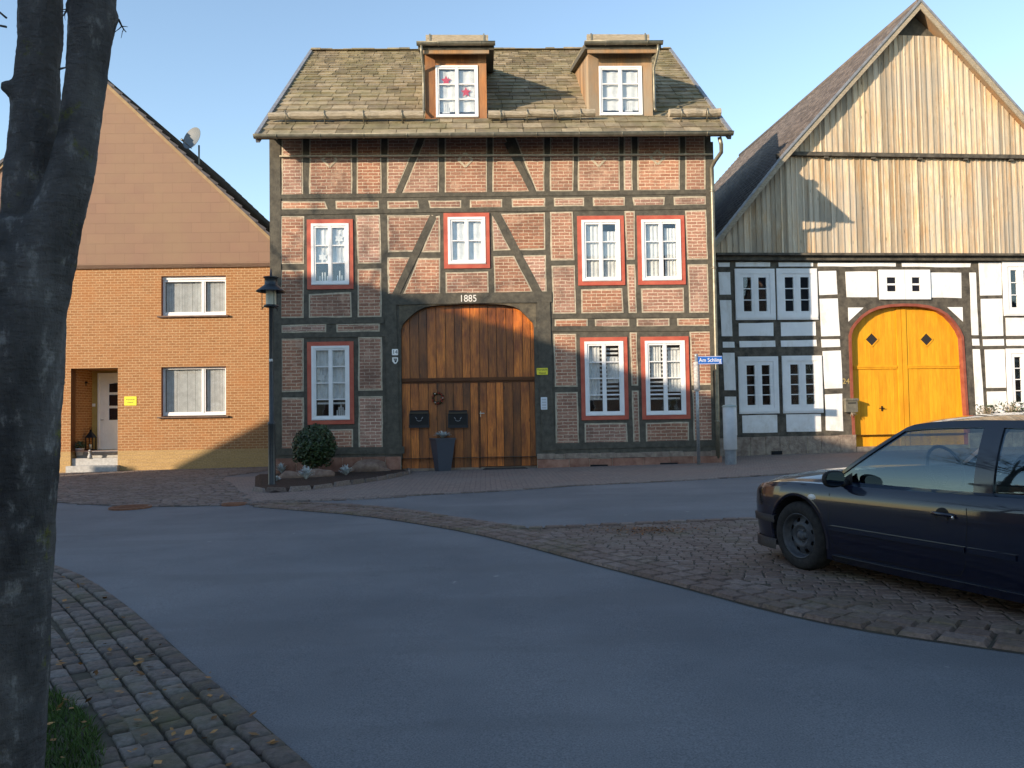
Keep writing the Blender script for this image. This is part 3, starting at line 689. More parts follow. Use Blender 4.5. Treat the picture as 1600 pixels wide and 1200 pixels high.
mb = MB(); LW.slab(mb, lu0, lu1, zpl, zs, [wa, wb, dr], .30, 0, 1)
wall = mb.build('wall', [MT['obrick'], plain('reveal brick', (.30, .10, .05), .9)], lh)
mb = MB(); LW.slab(mb, lu0, lu1, -.4, zpl, [dr], .30, 0, 0)
mb.build('plinth', MT['pbrick'], lh)
ap = LW.px(150, 112, .15); el = LW.px(420, 366, .15); sl = (ap[1]-el[1])/(el[0]-ap[0]); hr = lu1-ap[0]
ze = ap[1]-sl*(lu1+.35-ap[0])
mb = MB(); uLL = 2*ap[0]-lu1
mb.face([LW.P(uLL, zs, .06), LW.P(lu1, zs, .06), LW.P(lu1, ap[1]-sl*(lu1-ap[0])-.1, .06), LW.P(ap[0], ap[1]-.12, .06), LW.P(uLL, ap[1]-sl*(lu1-ap[0])-.1, .06)])
LW.box(mb, uLL, lu1, zs-.03, zs, 0, .06)
mb.build('gable_cladding', MT['clad'], lh)
mb = MB()
for (a, b) in ((uLL, 1), (lu1, 0)):
    f = [LW.P(a, -.4, -.001), LW.P(a, -.4, -11), LW.P(a, ze+.3, -11), LW.P(a, ze+.3, -.001)]; mb.face(f if b else f[::-1])
mb.face([LW.P(lu1, -.4, -11), LW.P(uLL, -.4, -11), LW.P(uLL, ze+.3, -11), LW.P(ap[0], ap[1]-.2, -11), LW.P(lu1, ze+.3, -11)])
LW.box(mb, uLL+.1, lu1-.1, -.3, zs, -3.2, -3.1)
mb.build('side_wall', MT['obrick'], lh)
# roof with verge tiles seen edge-on
m_rt = mottled('dark roof tiles', (.035, .035, .045), (.075, .07, .075), 4, .6, 20, .4, tone=.3)
mb = MB(); L = Vector((lu1+.35-ap[0], ze-ap[1])).length; dx, dz = (lu1+.35-ap[0])/L, (ze-ap[1])/L
for sgn in (1, -1):
    s = 0
    while s < L:
        e = min(L, s+.36); t0 = .10; 
        def q(s_, h, o): return LW.P(ap[0]+sgn*(dx*s_-dz*h), ap[1]+dz*s_+dx*h, o)
        A = [q(s, -.03, .16), q(e+.06, -.03, .16), q(e+.06, -.03, -11.2), q(s, -.03, -11.2)]; B = [q(s, .02, .16), q(e+.06, .085, .16), q(e+.06, .085, -11.2), q(s, .02, -11.2)]
        if sgn < 0: A = [A[1], A[0], A[3], A[2]]; B = [B[1], B[0], B[3], B[2]]
        mb.hexa(A+B, 0, random.random()); s = e
mb.build('roof', m_rt, lh)
mb = MB()
for sgn in (1, -1):
    A = [(ap[0], ap[1]-.04), (ap[0]+sgn*dx*L, ap[1]+dz*L-.04), (ap[0]+sgn*dx*L, ap[1]+dz*L-.17), (ap[0], ap[1]-.17)]
    LW.poly(mb, A, .061, .12)
mb.build('verge_board', mottled('olive tan board', (.26, .18, .10), (.32, .23, .13), 4, .8), lh)
# windows
def plain_window(W, parent, rc, split, o=-.13, shutter=False):
    a, b, c, d = rc; mb = MB(); f = .07
    top = d-.10 if shutter else d
    W.frame(mb, a, b, c+.04, top, f, o-.07, o)
    mu = a+(b-a)*split; W.box(mb, mu-.035, mu+.035, c+.04+f, top-f, o-.07, o+.005); W.box(mb, mu+.04, mu+.085, c+.04+f, top-f, o-.06, o-.01)
    W.box(mb, a+f, mu-.035, c+.04+f, c+.04+f+.045, o-.06, o-.012); W.box(mb, mu+.085, b-f, c+.04+f, c+.04+f+.045, o-.06, o-.012)
    if shutter: W.box(mb, a, b, top+.003, d, o-.10, o+.03)
    win = mb.build('window', MT['white'], parent)
    g = MB(); W.box(g, a+.04, b-.04, c+.06, top-.03, o-.045, o-.038); g.build('pane', MT['glass'], win)
    s = MB(); W.box(s, a-.10, b+.10, c-.035, c+.015, -.30, .09); s.build('sill', mottled('brown stone sill', (.10, .06, .045), (.16, .10, .07), 6, .5), win)
    k = MB(); u = a+.08
    rng = [(a+.08, mu-.04)] + [(mu+.1, b-.06)]
    for (x0, x1) in rng:
        u = x0
        while u < x1:
            w0 = .075; j = random.uniform(-.01, .01)
            if not (shutter and x0 < mu-.3 and False): k.face([W.P(u, c+.1, o-.10+j), W.P(u+w0, c+.1, o-.12+j), W.P(u+w0, top-.06, o-.12+j), W.P(u, top-.06, o-.10+j)])
            u += .085
    k.build('blind', MT['curtain'], win)
    r = MB(); W.box(r, a-.1, b+.1, c-.1, d+.1, -.62, -.60); r.build('room_dark_panel', MT['room'], win)  # dark panel stands in for the room's shade
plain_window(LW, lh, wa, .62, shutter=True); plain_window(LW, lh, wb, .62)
# door niche
nb = MB(); a, b, c, d = dr; dn = -1.35; zst = LW.px(150, 708, -.3)[1]+.05
nb.face([LW.P(a, c, -.3), LW.P(a, d, -.3), LW.P(a, d, dn), LW.P(a, c, dn)], 1); nb.face([LW.P(b, c, -.3), LW.P(b, c, dn), LW.P(b, d, dn), LW.P(b, d, -.3)], 0)
nb.face([LW.P(a, d, -.3), LW.P(b, d, -.3), LW.P(b, d, dn), LW.P(a, d, dn)], 2); nb.face([LW.P(a, c, dn), LW.P(b, c, dn), LW.P(b, d, dn), LW.P(a, d, dn)], 0)
nb.build('door_niche', [mottled('ochre niche plaster', (.42, .30, .09), (.50, .36, .12), 4, .9), MT['obrick'], MT['obrick']], lh)
du0 = LW.px(154, 640, dn)[0]; du1 = LW.px(195, 640, dn)[0]; dz1 = LW.px(165, 583, dn)[1]; dz0 = LW.px(165, 702, dn)[1]
mb = MB(); LW.frame(mb, du0, du1, dz0, dz1, .06, dn+.01, dn+.07); LW.box(mb, du0+.06, du1-.06, dz0+.02, dz1-.06, dn+.02, dn+.05)
for zz in (.12, .55): LW.frame(mb, du0+.16, du1-.16, dz0+zz, dz0+zz+.36, .02, dn+.05, dn+.058)
fd = mb.build('front_door', MT['white'], lh)
mb = MB(); g0 = LW.px(172, 640, dn)[0]
for k, (t, b_) in enumerate(((600, 613), (617, 634), (638, 656))):
    zt = LW.px(178, t, dn)[1]; zb_ = LW.px(178, b_, dn)[1]
    LW.poly(mb, [(g0, zb_), (du1-.14, zb_), (du1-.14, zt+(.05 if k == 0 else 0)), (g0, zt)], dn+.05, dn+.06)
mb.build('pane', plain('dark glass', (.02, .01, .012), .08), fd)
mb = MB(); mb.tube([LW.P(du0+.12, dz0+1.0, dn+.05), LW.P(du0+.12, dz0+1.0, dn+.10), LW.P(du0+.22, dz0+1.0, dn+.10)], .012, 6); mb.build('handle', plain('dull steel', (.4, .4, .38), .3, 1), fd)
# steps
mb = MB(); gsl = MT['stepstone'] = mottled('grey granite step', (.34, .34, .33), (.46, .46, .45), 12, .7, 40, .2)
zg0 = gz(-14); n_ = 3; ztop = dz0-.01
for k in range(n_):
    LW.box(mb, a-(.06 if k == 0 else 0)+.0, b+(.06 if k == 0 else -.0), -.3 if k == 0 else zg0+(ztop-zg0)*k/n_+.001, zg0+(ztop-zg0)*(k+1)/n_, -1.34, .18-.27*k)
mb.build('entrance_steps', gsl, lh)
# the things in and at the niche
def sign_plate(name, W, l, t, r, b, o, mat, label, cat, lines=None, lm=None, th=.012, rounded=False, txt=None, ts=.1):
    rc = W.rect(l, t, r, b, o); mb = MB(); a, bb, c, d = rc
    if rounded: W.poly(mb, [(a, c+(d-c)*.4), ((a+bb)/2-.02, c), ((a+bb)/2+.02, c), (bb, c+(d-c)*.4), (bb, d), (a, d)], o-.002, o+th)
    else: k = .012; W.poly(mb, [(a+k, c), (bb-k, c), (bb, c+k), (bb, d-k), (bb-k, d), (a+k, d), (a, d-k), (a, c+k)], o-.002, o+th)
    s = mb.build(name, mat, None, label, cat)
    if lines:
        for (x0, x1, y0, y1) in lines:
            pass
    if txt:
        if isinstance(txt, str): txt = [txt]
        for i, tx in enumerate(txt):
            zz = (c+d)/2 + ((len(txt)-1)/2-i)*ts*1.1
            text_obj('lettering', tx, W.P((a+bb)/2, zz, o+th+.001), W.U, W.N, ts, lm, s, .0015)
    return s, rc
yel = plain('yellow plastic', (.80, .72, .04), .4); blk = plain('black lettering', (.02, .02, .02), .6); wht = plain('white enamel', (.78, .78, .76), .3)
sign_plate('notice_sign', LW, 194.5, 619.5, 213.5, 633.5, .002, yel, 'yellow notice sign on the orange brick wall right of the white door', 'sign', lm=blk, txt=['Vorsicht', 'Hund'], ts=.085)
# lantern on top step
def P3(W, px, py, o): u, z = W.px(px, py, o); return W.P(u, z, o)
lx, lz_ = LW.px(143, 704, -.8); lb = LW.P(lx-.05, ztop, -.85)
ln = thing('garden_lantern', lb, 'dark garden lantern with pointed roof standing on the steps of the white door', 'lantern')
mb = MB(); s_ = .13; mb.box(lb+Vector((-s_, -s_, 0)), lb+Vector((s_, s_, .04)))
for x in (-1, 1):
    for y in (-1, 1): mb.box(lb+Vector((x*.11-.012, y*.11-.012, .04)), lb+Vector((x*.11+.012, y*.11+.012, .42)))
mb.build('cage', MT['black'], ln)
mb = MB(); mb.lathe(lb, [(.19, .42), (.10, .55), (.04, .62), (.04, .68), (.0, .70)], 4, sm=False); mb.tube([lb+Vector((-.03, 0, .68)), lb+Vector((-.04, 0, .76)), lb+Vector((.04, 0, .76)), lb+Vector((.03, 0, .68))], .008, 5); mb.build('lantern_roof', MT['black'], ln)
mb = MB(); mb.lathe(lb, [(.0, .05), (.05, .05), (.05, .2), (0, .2)], 12); mb.build('candle', plain('cream wax', (.7, .62, .45), .5), ln)
def leafclump(mb, c, rx, rz, n, size, m=0, flat=.5, up=0):
    for _ in range(n):
        while True:
            v = Vector((random.uniform(-1, 1), random.uniform(-1, 1), random.uniform(-1, 1)))
            if .55 < v.length < 1: break
        p = Vector(c)+Vector((v.x*rx, v.y*rx, v.z*rz)); nn = (v.normalized()+Vector((random.uniform(-flat, flat), random.uniform(-flat, flat), random.uniform(-flat, flat)+up))).normalized()
        a = nn.orthogonal().normalized(); a = Matrix.Rotation(random.uniform(0, 6.28), 3, nn) @ a; b = nn.cross(a); s = size*random.uniform(.6, 1.3)
        mb.face([p-a*s*.5, p+b*s*.28+nn*s*.1, p+a*s*.5, p-b*s*.28+nn*s*.1], m, random.random())
def silverplant(base, h, spread, n, label, group=None, parent=None, name='silver_leaf_plant', cat='plant'):
    mb = MB(); base = Vector(base)
    for _ in range(n):
        an = random.uniform(0, 6.283); r = random.uniform(.1, 1)*spread; hh = h*random.uniform(.45, 1)*(1-.4*r/spread)
        p1 = base+Vector((math.cos(an)*r*.45, math.sin(an)*r*.45, hh*.65)); p2 = base+Vector((math.cos(an)*r, math.sin(an)*r, hh))
        d = (p2-base).normalized(); sd_ = d.cross(Vector((0, 0, 1))).normalized()*random.uniform(.012, .024)
        mb.face([base-sd_*.3, base+sd_*.3, p1+sd_, p1-sd_], 0, random.random()); mb.face([p1-sd_, p1+sd_, p2+sd_*.3, p2-sd_*.3], 0, random.random())
        for k in range(4):
            q = p1+(p2-p1)*(k/4); q2 = q+sd_*random.choice((-1, 1))*2.4+Vector((0, 0, .02)); mb.face([q, q2+sd_*.25, q2, q-d*.015], 0, random.random())
    return mb.build(name, MT['silver'], parent, label if not parent else None, cat if not parent else None, group)
MT['silver'] = mottled('silver grey leaf', (.42, .46, .46), (.62, .66, .66), 9, .8, 0, 0, tone=.25)
MT['leaf'] = mottled('dark evergreen leaf', (.020, .042, .014), (.045, .075, .025), 12, .35, 0, 0, tone=.5, spec=.5)
MT['pot'] = mottled('terracotta', (.40, .16, .08), (.48, .21, .11), 9, .8)
pb = LW.P(LW.px(131, 700, -.6)[0], ztop-.14, -.33)
pp = thing('flower_pot', pb, 'pale pot of green leaves standing on the doorstep beside the lantern', 'plant pot')
mb = MB(); mb.lathe(pb, [(0, 0), (.10, 0), (.13, .2), (.14, .2), (.14, .23), (.12, .23), (.11, .19), (0, .19)], 16); mb.build('pot', wht, pp)
mb = MB(); leafclump(mb, pb+Vector((0, 0, .33)), .20, .13, 160, .09); mb.build('foliage', MT['leaf'], pp)
fg = LW.P(LW.px(138, 715, 0)[0], zg0+(ztop-zg0)*2/3, -.10)
mb = MB(); mb.lathe(fg, [(0, 0), (.07, 0), (.075, .05), (.05, .12), (.035, .15), (.055, .18), (.055, .23), (.03, .27), (0, .28)], 12)
mb.build('stone_figure', MT['stepstone'], None, 'small pale round ornament standing on the middle doorstep', 'ornament')
ws = LW.P(LW.px(129, 597, -.8)[0], LW.px(129, 597, -.8)[1], -.95)
mb = MB(); mb.tube([LW.P(LW.px(129, 597, -.8)[0], ws.z, dn), ws], .02, 6); mb.lathe(ws-Vector((0, 0, .12)), [(.02, .17), (.09, .12), (.10, .09), (.05, .08), (.05, 0), (0, -.01)], 12)
mb.build('wall_lamp', MT['black'], None, 'small dark wall lamp hanging inside the recessed doorway', 'wall lamp')
mb = MB(); LW.box(mb, *sum([[LW.px(147, 633, dn)[0]-.05, LW.px(147, 633, dn)[0]+.05]], []), LW.px(147, 633, dn)[1]-.05, LW.px(147, 633, dn)[1]+.05, dn, dn+.03)
mb.build('bell_plate', wht, lh)
# satellite dish on the roof edge
dp = P3(LW, 303, 218, -.6); foot = P3(LW, 311, 259, -.6); sdsh = thing('satellite_dish', foot, 'grey satellite dish on a short mast on the dark roof edge', 'satellite dish')
mb = MB(); mb.tube([foot-Vector((0, 0, .5)), Vector((foot.x, foot.y, dp.z-.2))], .03, 8); mb.build('mast', MT['zinc'], sdsh)
ax = Vector((-.45, -.85, .25)).normalized(); mb = MB()
pr = [(0, 0)]+[(.40*k/8, .10*(k/8)**2) for k in range(1, 9)]; mb.lathe(dp, pr, 28, axis=ax); mb.lathe(dp-ax*.008, [(r, h) for r, h in pr[::-1]], 28, axis=ax)
mb.build('dish', plain('grey dish paint', (.13, .15, .165), .6), sdsh)
mb = MB(); dn_ = Vector((0, 0, -1)); lowp = dp+ax*.10-Vector((0, 0, .36)); fe = dp+ax*.5-Vector((0, 0, .28)); mb.tube([lowp, fe], .014, 6); mb.lathe(fe, [(.0, -.03), (.04, -.03), (.04, .06), (0, .07)], 10, axis=-ax)
mb.build('receiver_arm', MT['zinc'], sdsh)
mb = MB(); mb.tube([foot+Vector((-.02, 0, -.12)), foot+Vector((.16, -.1, -.3))], .05, 8); mb.build('roof_flashing', MT['lead'], sdsh)

# ================================================================== RIGHT HOUSE (white infill, boarded gable)
TH = 5.3
RW = Wall(9.2, 25.0, TH)
rh = thing('timbered_barn_house', RW.P(4, 0), 'white and black half-timbered house with boarded gable and ochre arched gate', 'house')
z9 = Zc(9); ru0 = RW.px(1120, 600)[0]; ru1 = RW.px(1800, 600)[0]; rzT = RW.px(1350, 400)[1]+.2; rzB = RW.px(1230, 682)[1]
def r9(l, t, r, b): return RW.rect(*z9(l, t), *z9(r, b))
RWIN = [(r9(157, 132, 350, 381), 3, 0), (r9(365, 131, 562, 380), 3, 0), (r9(174, 570, 368, 849), 4, 0), (r9(393, 566, 587, 846), 4, 0), (r9(1495, 97, 1665, 360), 3, 0), (r9(1515, 530, 1690, 832), 4, 0)]
rgt_rect = r9(738, 297, 1310, 1020); rgt_rect = (rgt_rect[0], rgt_rect[1], -.3, rgt_rect[3])
mb = MB(); hl = [(a+.02, b-.02, c+.02, d-.02) for (a, b, c, d), _, _ in RWIN]+[rgt_rect]
RW.slab(mb, ru0, ru1, rzB, rzT, hl, .25)
for a, s in ((ru0, -1), (ru1, 1)):
    f = [RW.P(a, -.2, -.001), RW.P(a, -.2, -14.5), RW.P(a, rzT, -14.5), RW.P(a, rzT, -.001)]; mb.face(f if s < 0 else f[::-1])
mb.face([RW.P(ru1, -.2, -14.5), RW.P(ru0, -.2, -14.5), RW.P(ru0, rzT, -14.5), RW.P(ru1, rzT, -14.5)])
RW.box(mb, ru0+.2, ru1-.2, -.2, rzT, -2.6, -2.5); RW.box(mb, ru0+.01, ru1-.01, rzT-.12, rzT-.01, -2.49, -.26); zfl = RW.px(1250, 530)[1]; RW.box(mb, ru0+.01, ru1-.01, zfl-.08, zfl+.08, -2.49, -.26)
mb.build('timber_frame', MT['timber2'], rh)
P9 = [[(70,97),(128,97),(128,118),(72,118)], [(157,96),(330,96),(330,117),(158,117)], [(372,96),(545,97),(545,116),(373,117)], [(568,97),(958,98),(958,117),(568,116)], [(988,98),(1333,101),(1330,120),(990,118)],
 [(72,145),(130,145),(134,257),(78,257)], [(78,285),(136,285),(142,465),(88,465)], [(93,493),(151,493),(153,522),(94,522)], [(92,548),(152,548),(159,735),(102,735)], [(103,767),(160,767),(166,960),(112,960)],
 [(173,400),(346,397),(347,464),(174,465)], [(383,396),(557,393),(559,462),(385,465)], [(176,489),(355,487),(357,518),(178,521)], [(383,487),(561,483),(564,515),(385,518)],
 [(190,862),(365,858),(367,946),(193,949)], [(410,856),(583,853),(586,941),(413,943)],
 [(570,140),(660,138),(667,256),(576,260)], [(577,278),(668,276),(680,463),(586,466)], [(585,481),(678,480),(680,518),(588,521)], [(592,540),(683,536),(692,725),(603,728)], [(604,756),(690,752),(696,940),(609,936)],
 [(706,143),(862,141),(865,270),(713,270)], [(1127,147),(1285,148),(1287,275),(1132,272)], [(720,322),(797,322),(722,392)], [(1216,320),(1292,320),(1294,392)],
 [(1326,147),(1358,147),(1372,460),(1338,460)], [(1340,478),(1374,478),(1377,512),(1342,512)], [(1343,530),(1378,530),(1402,862),(1360,866)],
 [(1372,98),(1484,97),(1488,260),(1380,262)], [(1383,279),(1491,277),(1496,463),(1391,465)], [(1393,481),(1498,479),(1500,512),(1395,514)], [(1402,532),(1502,530),(1510,722),(1411,724)], [(1413,742),(1510,740),(1518,868),(1420,870)],
 [(1507,373),(1680,372),(1682,461),(1510,463)], [(1510,481),(1684,480),(1686,512),(1513,513)], [(1520,845),(1690,842),(1692,900),(1522,903)],
 [(1690,97),(1800,97),(1805,460),(1695,463)], [(1700,530),(1810,530),(1820,900),(1710,903)]]
for q in P9:
    mb = MB(); RW.poly(mb, jag([RW.px(*z9(x, y)) for x, y in q], .010, .5), -.01, .012); mb.build('plaster_panel', MT['plaster'], rh)
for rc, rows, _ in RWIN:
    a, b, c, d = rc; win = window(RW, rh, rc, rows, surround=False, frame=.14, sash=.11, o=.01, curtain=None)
    mb = MB(); RW.frame(mb, a-.02, b+.02, c-.02, d+.02, .05, .012, .05); mb.build('casing', MT['white'], win)
    mb = MB(); RW.box(mb, a-.3, b+.3, c-.2, d+.2, -.50, -.48); mb.build('room_dark_panel', plain('painted room darkness', (.02, .02, .02), .9), win)  # added near-black panel paints the room's darkness behind the panes
# little shuttered window over the gate
rc = r9(873, 134, 1127, 282); mb = MB(); mid = (rc[0]+rc[1])/2
for a, b, (x0, x1) in ((rc[0], mid-.006, (910, 955)), (mid+.006, rc[1], (1035, 1075))):
    hu0 = RW.px(*z9(x0, 205))[0]; hu1 = RW.px(*z9(x1, 205))[0]; hz1 = RW.px(*z9(990, 172))[1]; hz0 = RW.px(*z9(990, 242))[1]
    for (p, q, r_, s) in ((a, hu0, rc[2], rc[3]), (hu1, b, rc[2], rc[3]), (hu0, hu1, rc[2], hz0), (hu0, hu1, hz1, rc[3])): RW.box(mb, p, q, r_, s, .005, .06)
    RW.box(mb, hu0, hu1, (hz0+hz1)/2-.03, (hz0+hz1)/2+.03, .012, .05)
sh = mb.build('shutter_window', MT['white'], rh)
g = MB(); RW.box(g, rc[0]+.1, rc[1]-.1, rc[2]+.1, rc[3]-.1, .014, .02); g.build('pane', plain('dark pane', (.015, .015, .02), .1), sh)
# plinth
stones(RW, ru0-.02, rgt_rect[0]+.05, -.2, rzB+.01, -.02, .08, rh, 'plinth', 'stone', (.3, .7), .02)
stones(RW, rgt_rect[1]-.02, ru1, -.2, rzB+.01, -.02, .08, rh, 'plinth', 'stone', (.3, .7), .02)
u, z = RW.px(1212, 707); mb = MB(); RW.box(mb, u-.17, u+.17, z-.06, z+.05, .05, .10); mb.build('cellar_vent', MT['black'], rh)  # dark of the vent opening painted as a black block
# ochre gate
GA = [(745,1030),(738,880),(732,760),(728,640),(724,520),(723,460),(733,425),(752,398),(785,362),(825,334),(870,316),(925,306),(990,302),(1060,303),(1120,311),(1175,328),(1215,352),(1250,388),(1280,430),(1297,470),(1303,560),(1310,680),(1318,800),(1325,900),(1332,1030)]
go = [RW.px(*z9(x, y)) for x, y in GA]
cx = (go[5][0]+go[19][0])/2; 
inn = inset(go, .085); inn[0] = (inn[0][0], go[0][1]); inn[-1] = (inn[-1][0], go[-1][1])
mb = MB()
for i in range(len(go)-1): RW.poly(mb, [go[i], go[i+1], inn[i+1], inn[i]], -.22, .03)
mb.build('gate_arch', mottled('faded dark red paint', (.22, .055, .035), (.30, .095, .06), 4, .6), rh)
mb = MB(); ztt = max(p[1] for p in go)+.08; l5 = go[5]; r19 = go[19]
RW.poly(mb, [(rgt_rect[0]-.05, go[4][1])]+go[4:13]+[(go[12][0], ztt), (rgt_rect[0]-.05, ztt)], -.24, -.002)
RW.poly(mb, [(go[12][0]+.001, ztt)]+go[12:21]+[(rgt_rect[1]+.06, go[20][1]), (rgt_rect[1]+.06, ztt)], -.24, -.003)
RW.poly(mb, [(rgt_rect[0]-.05, -.2)]+go[0:5]+[(rgt_rect[0]-.05, go[4][1]-.001)], -.24, -.004); RW.poly(mb, [go[20]]+go[21:]+[(rgt_rect[1]+.06, -.2), (rgt_rect[1]+.06, go[20][1]-.001)], -.24, -.004)
mb.build('gate_surround', MT['timber2'], rh)
def az(u):
    best = go[12][1]
    for i in range(4, 20):
        a, b = go[i], go[i+1]
        if min(a[0], b[0]) <= u <= max(a[0], b[0]) and abs(a[0]-b[0]) > 1e-4: return a[1]+(b[1]-a[1])*(u-a[0])/(b[0]-a[0])
    return go[4][1]
og = -.16; s1 = RW.px(*z9(1005, 600))[0]; zsp = RW.px(*z9(1000, 612))[1]
for (a, b, nm) in ((rgt_rect[0]-.02, s1-.006, 'gate_leaf'), (s1+.006, rgt_rect[1]+.06, 'gate_leaf')):
    mb = MB(); u = a; k = 0
    while u < b-.01:
        e = min(b, u+.125)
        if b-e < .05: e = b
        RW.poly(mb, [(u+.002, .0), (e-.002, .0), (e-.002, az(e-.002)-.02), (u+.002, az(u+.002)-.02)], og-.04, og-(.0 if k % 2 else .004), 0, random.random()); u = e; k += 1
    # frame boards
    ec = b if nm and a < s1 else a
    if a < s1: RW.box(mb, s1-.16, s1-.01, .0, az(s1)-.15, og, og+.03, 0, .5)
    else: RW.box(mb, s1+.01, s1+.16, .0, az(s1)-.15, og, og+.03, 0, .5)
    RW.box(mb, a+.18, b-.18, zsp-.09, zsp+.02, og, og+.03, 0, .5); RW.box(mb, a+.18, b-.18, zsp-.035, zsp-.015, og+.03, og+.045, 0, .3)
    RW.box(mb, a+.18, b-.18, .0, .25, og, og+.03, 0, .5)
    leaf = mb.build(nm, MT['gatepaint'], rh)
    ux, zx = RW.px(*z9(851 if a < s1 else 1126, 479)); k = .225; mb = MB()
    RW.poly(mb, [(ux-k, zx), (ux, zx-k), (ux+k, zx), (ux, zx+k)], og-.01, og+.006); mb.build('diamond_dark_plate', plain('painted opening darkness', (.02, .016, .013), .7), leaf)  # solid plate, the darkness of an opening painted on the leaf
    mb = MB()
    for i in range(4):
        D = [(ux-k, zx), (ux, zx-k), (ux+k, zx), (ux, zx+k)]; A = Vector(D[i]); B = Vector(D[(i+1) % 4]); d = (B-A).normalized(); nn = Vector((-d.y, d.x))*.02
        RW.poly(mb, [tuple(A-nn), tuple(B-nn), tuple(B+nn), tuple(A+nn)], og, og+.018)
    mb.build('diamond_frame', MT['gatepaint'], leaf)
    if a < s1:
        u, z = RW.px(*z9(903, 825)); mb = MB(); RW.box(mb, u-.02, u+.02, z-.09, z+.07, og, og+.02); mb.tube([RW.P(u-.12, z, og+.07), RW.P(u, z, og+.07), RW.P(u+.06, z, og+.06)], .014, 6); mb.tube([RW.P(u, z, og), RW.P(u, z, og+.07)], .012, 6)
        mb.build('handle', MT['black'], leaf)
mb = MB(); RW.box(mb, rgt_rect[0]+.07, rgt_rect[1]-.0, -.2, RW.px(1350, 698)[1], -.3, .04); mb.build('threshold', MT['stone'], rh)
# faint painted 24 on the door post
text_obj('house_number_24', '24', P3(RW, 1322, 596, .006), RW.U, RW.N, .24, plain('old ochre paint', (.42, .32, .12), .8), rh, .002)
# jetty beam ends & ledge under the boarding
zl = RW.px(1350, 404)[1]; mb = MB(); RW.box(mb, ru0, ru1, zl-.08, zl+.05, 0, .16); RW.box(mb, ru0, ru1, zl+.051, zl+.12, 0, .30); mb.build('jetty_beam', MT['timber2'], rh)
# boarded gable
GO1, GO2, GV = .12, .22, .50
apx = RW.px(1437, 4, GV); vl = RW.px(1222, 246, GV); vl2 = RW.px(1123, 370, GV)
zb1 = RW.px(1350, 398, GO1)[1]; zb2 = RW.px(1430, 246, GO1)[1]; zb2b = RW.px(1430, 240, GO2)[1]
S1 = (apx[1]-vl[1])/(apx[0]-vl[0]); S2 = (vl[1]-vl2[1])/(vl[0]-vl2[0])
def slz(u):                                # underside line of roof at u
    du = abs(u-apx[0]); k = apx[0]-vl[0]
    return apx[1]-S1*du if du < k else apx[1]-S1*k-S2*(du-k)
def boards(z0, cap, o, name):
    mb = MB(); u = ru0-.3
    while u < ru1+.3:
        e = u+random.uniform(.145, .215)
        zt = min(slz(u), slz(e))-.06; zt2 = cap
        t = random.random()
        a_, b_ = min(slz(u)-.08, cap), min(slz(e)-.08, cap)
        if max(a_, b_) > z0+.02:
            a_ = max(a_, z0+.01); b_ = max(b_, z0+.01)
            RW.poly(mb, [(u+.003, z0), (e-.003, z0), (e-.003, b_), (u+.003, a_)], o-.03, o+random.uniform(-.004, .004), 0, t)
            w_ = .022; c_ = min(slz(e)-.08, cap)
            if c_ > z0+.05: RW.poly(mb, [(e-w_, z0+.01), (e+w_, z0+.01), (e+w_, c_-.01), (e-w_, c_-.01)], o+.005, o+.024, 0, random.random())
        u = e
    return mb.build(name, MT['board'], rh)
boards(zb1, zb2, GO1, 'gable_boards'); zap = RW.px(1437, 56, GO2)[1]; boards(zb2b, zap, GO2, 'gable_boards')
mb = MB(); gw = (apx[1]-zb2)/S1
RW.box(mb, apx[0]-gw+.1, apx[0]+gw-.1, zb2-.03, zb2b-.002, GO1-.02, GO2+.05, 0, .2)
for k in range(-3, 4): RW.box(mb, apx[0]+k*1.55-.07, apx[0]+k*1.55+.07, zb2-.10, zb2+.02, GO1+.03, GO2+.02, 0, .1)
mb.build('gable_ledge', MT['timber2'], rh)
mb = MB(); RW.poly(mb, [(apx[0]-(apx[1]-zap)/S1, zap-.1), (apx[0]+(apx[1]-zap)/S1, zap-.1), (apx[0], apx[1]-.2)], GO1-.1, GO1, 0); mb.build('gable_peak', MT['timber'], rh)
# roof: two slopes with a kick, pantiles as real rows
MT['pantile'] = mottled('brown pantile', (.085, .072, .066), (.135, .112, .100), 3, .65, 15, .3, tone=.3)
LR = 14.6+GV; k = apx[0]-vl[0]; umin = ru0-.55
def rprof(d):                              # d = horizontal distance from ridge
    return apx[1]-S1*d if d < k else apx[1]-S1*k-S2*(d-k)
dmax = apx[0]-umin
mb = MB()
rows = 46
for sg in (-1, 1):
    for i in range(rows):
        d0, d1 = dmax*i/rows, dmax*(i+1)/rows+.05
        if sg > 0:
            f = [RW.P(apx[0]+d0, rprof(d0), GV), RW.P(apx[0]+d1, rprof(d1)+.05, GV), RW.P(apx[0]+d1, rprof(d1)+.05, GV-LR), RW.P(apx[0]+d0, rprof(d0), GV-LR)]
            mb.face(f, 0, random.random()); continue
        nT = 62
        for j in range(nT):
            o0 = GV-.04-(LR-.04)*j/nT; w = LR/nT; t = random.random(); jt = random.uniform(0, .012)
            def q(d, o, h): return RW.P(apx[0]-d, rprof(d)+h, o)
            H = [(0, .0), (.35, .035), (.7, .03), (1.0, .0)]
            for a, b in zip(H[:-1], H[1:]):
                mb.face([q(d1, o0-w*a[0], .055+a[1]+jt), q(d1, o0-w*b[0], .055+b[1]+jt), q(d0, o0-w*b[0], .0+b[1]), q(d0, o0-w*a[0], .0+a[1])], 0, t, True)
                mb.face([q(d1, o0-w*a[0], .02), q(d1, o0-w*b[0], .02), q(d1, o0-w*b[0], .055+b[1]+jt), q(d1, o0-w*a[0], .055+a[1]+jt)], 0, t)
mb.build('roof', MT['pantile'], rh)
mb = MB()
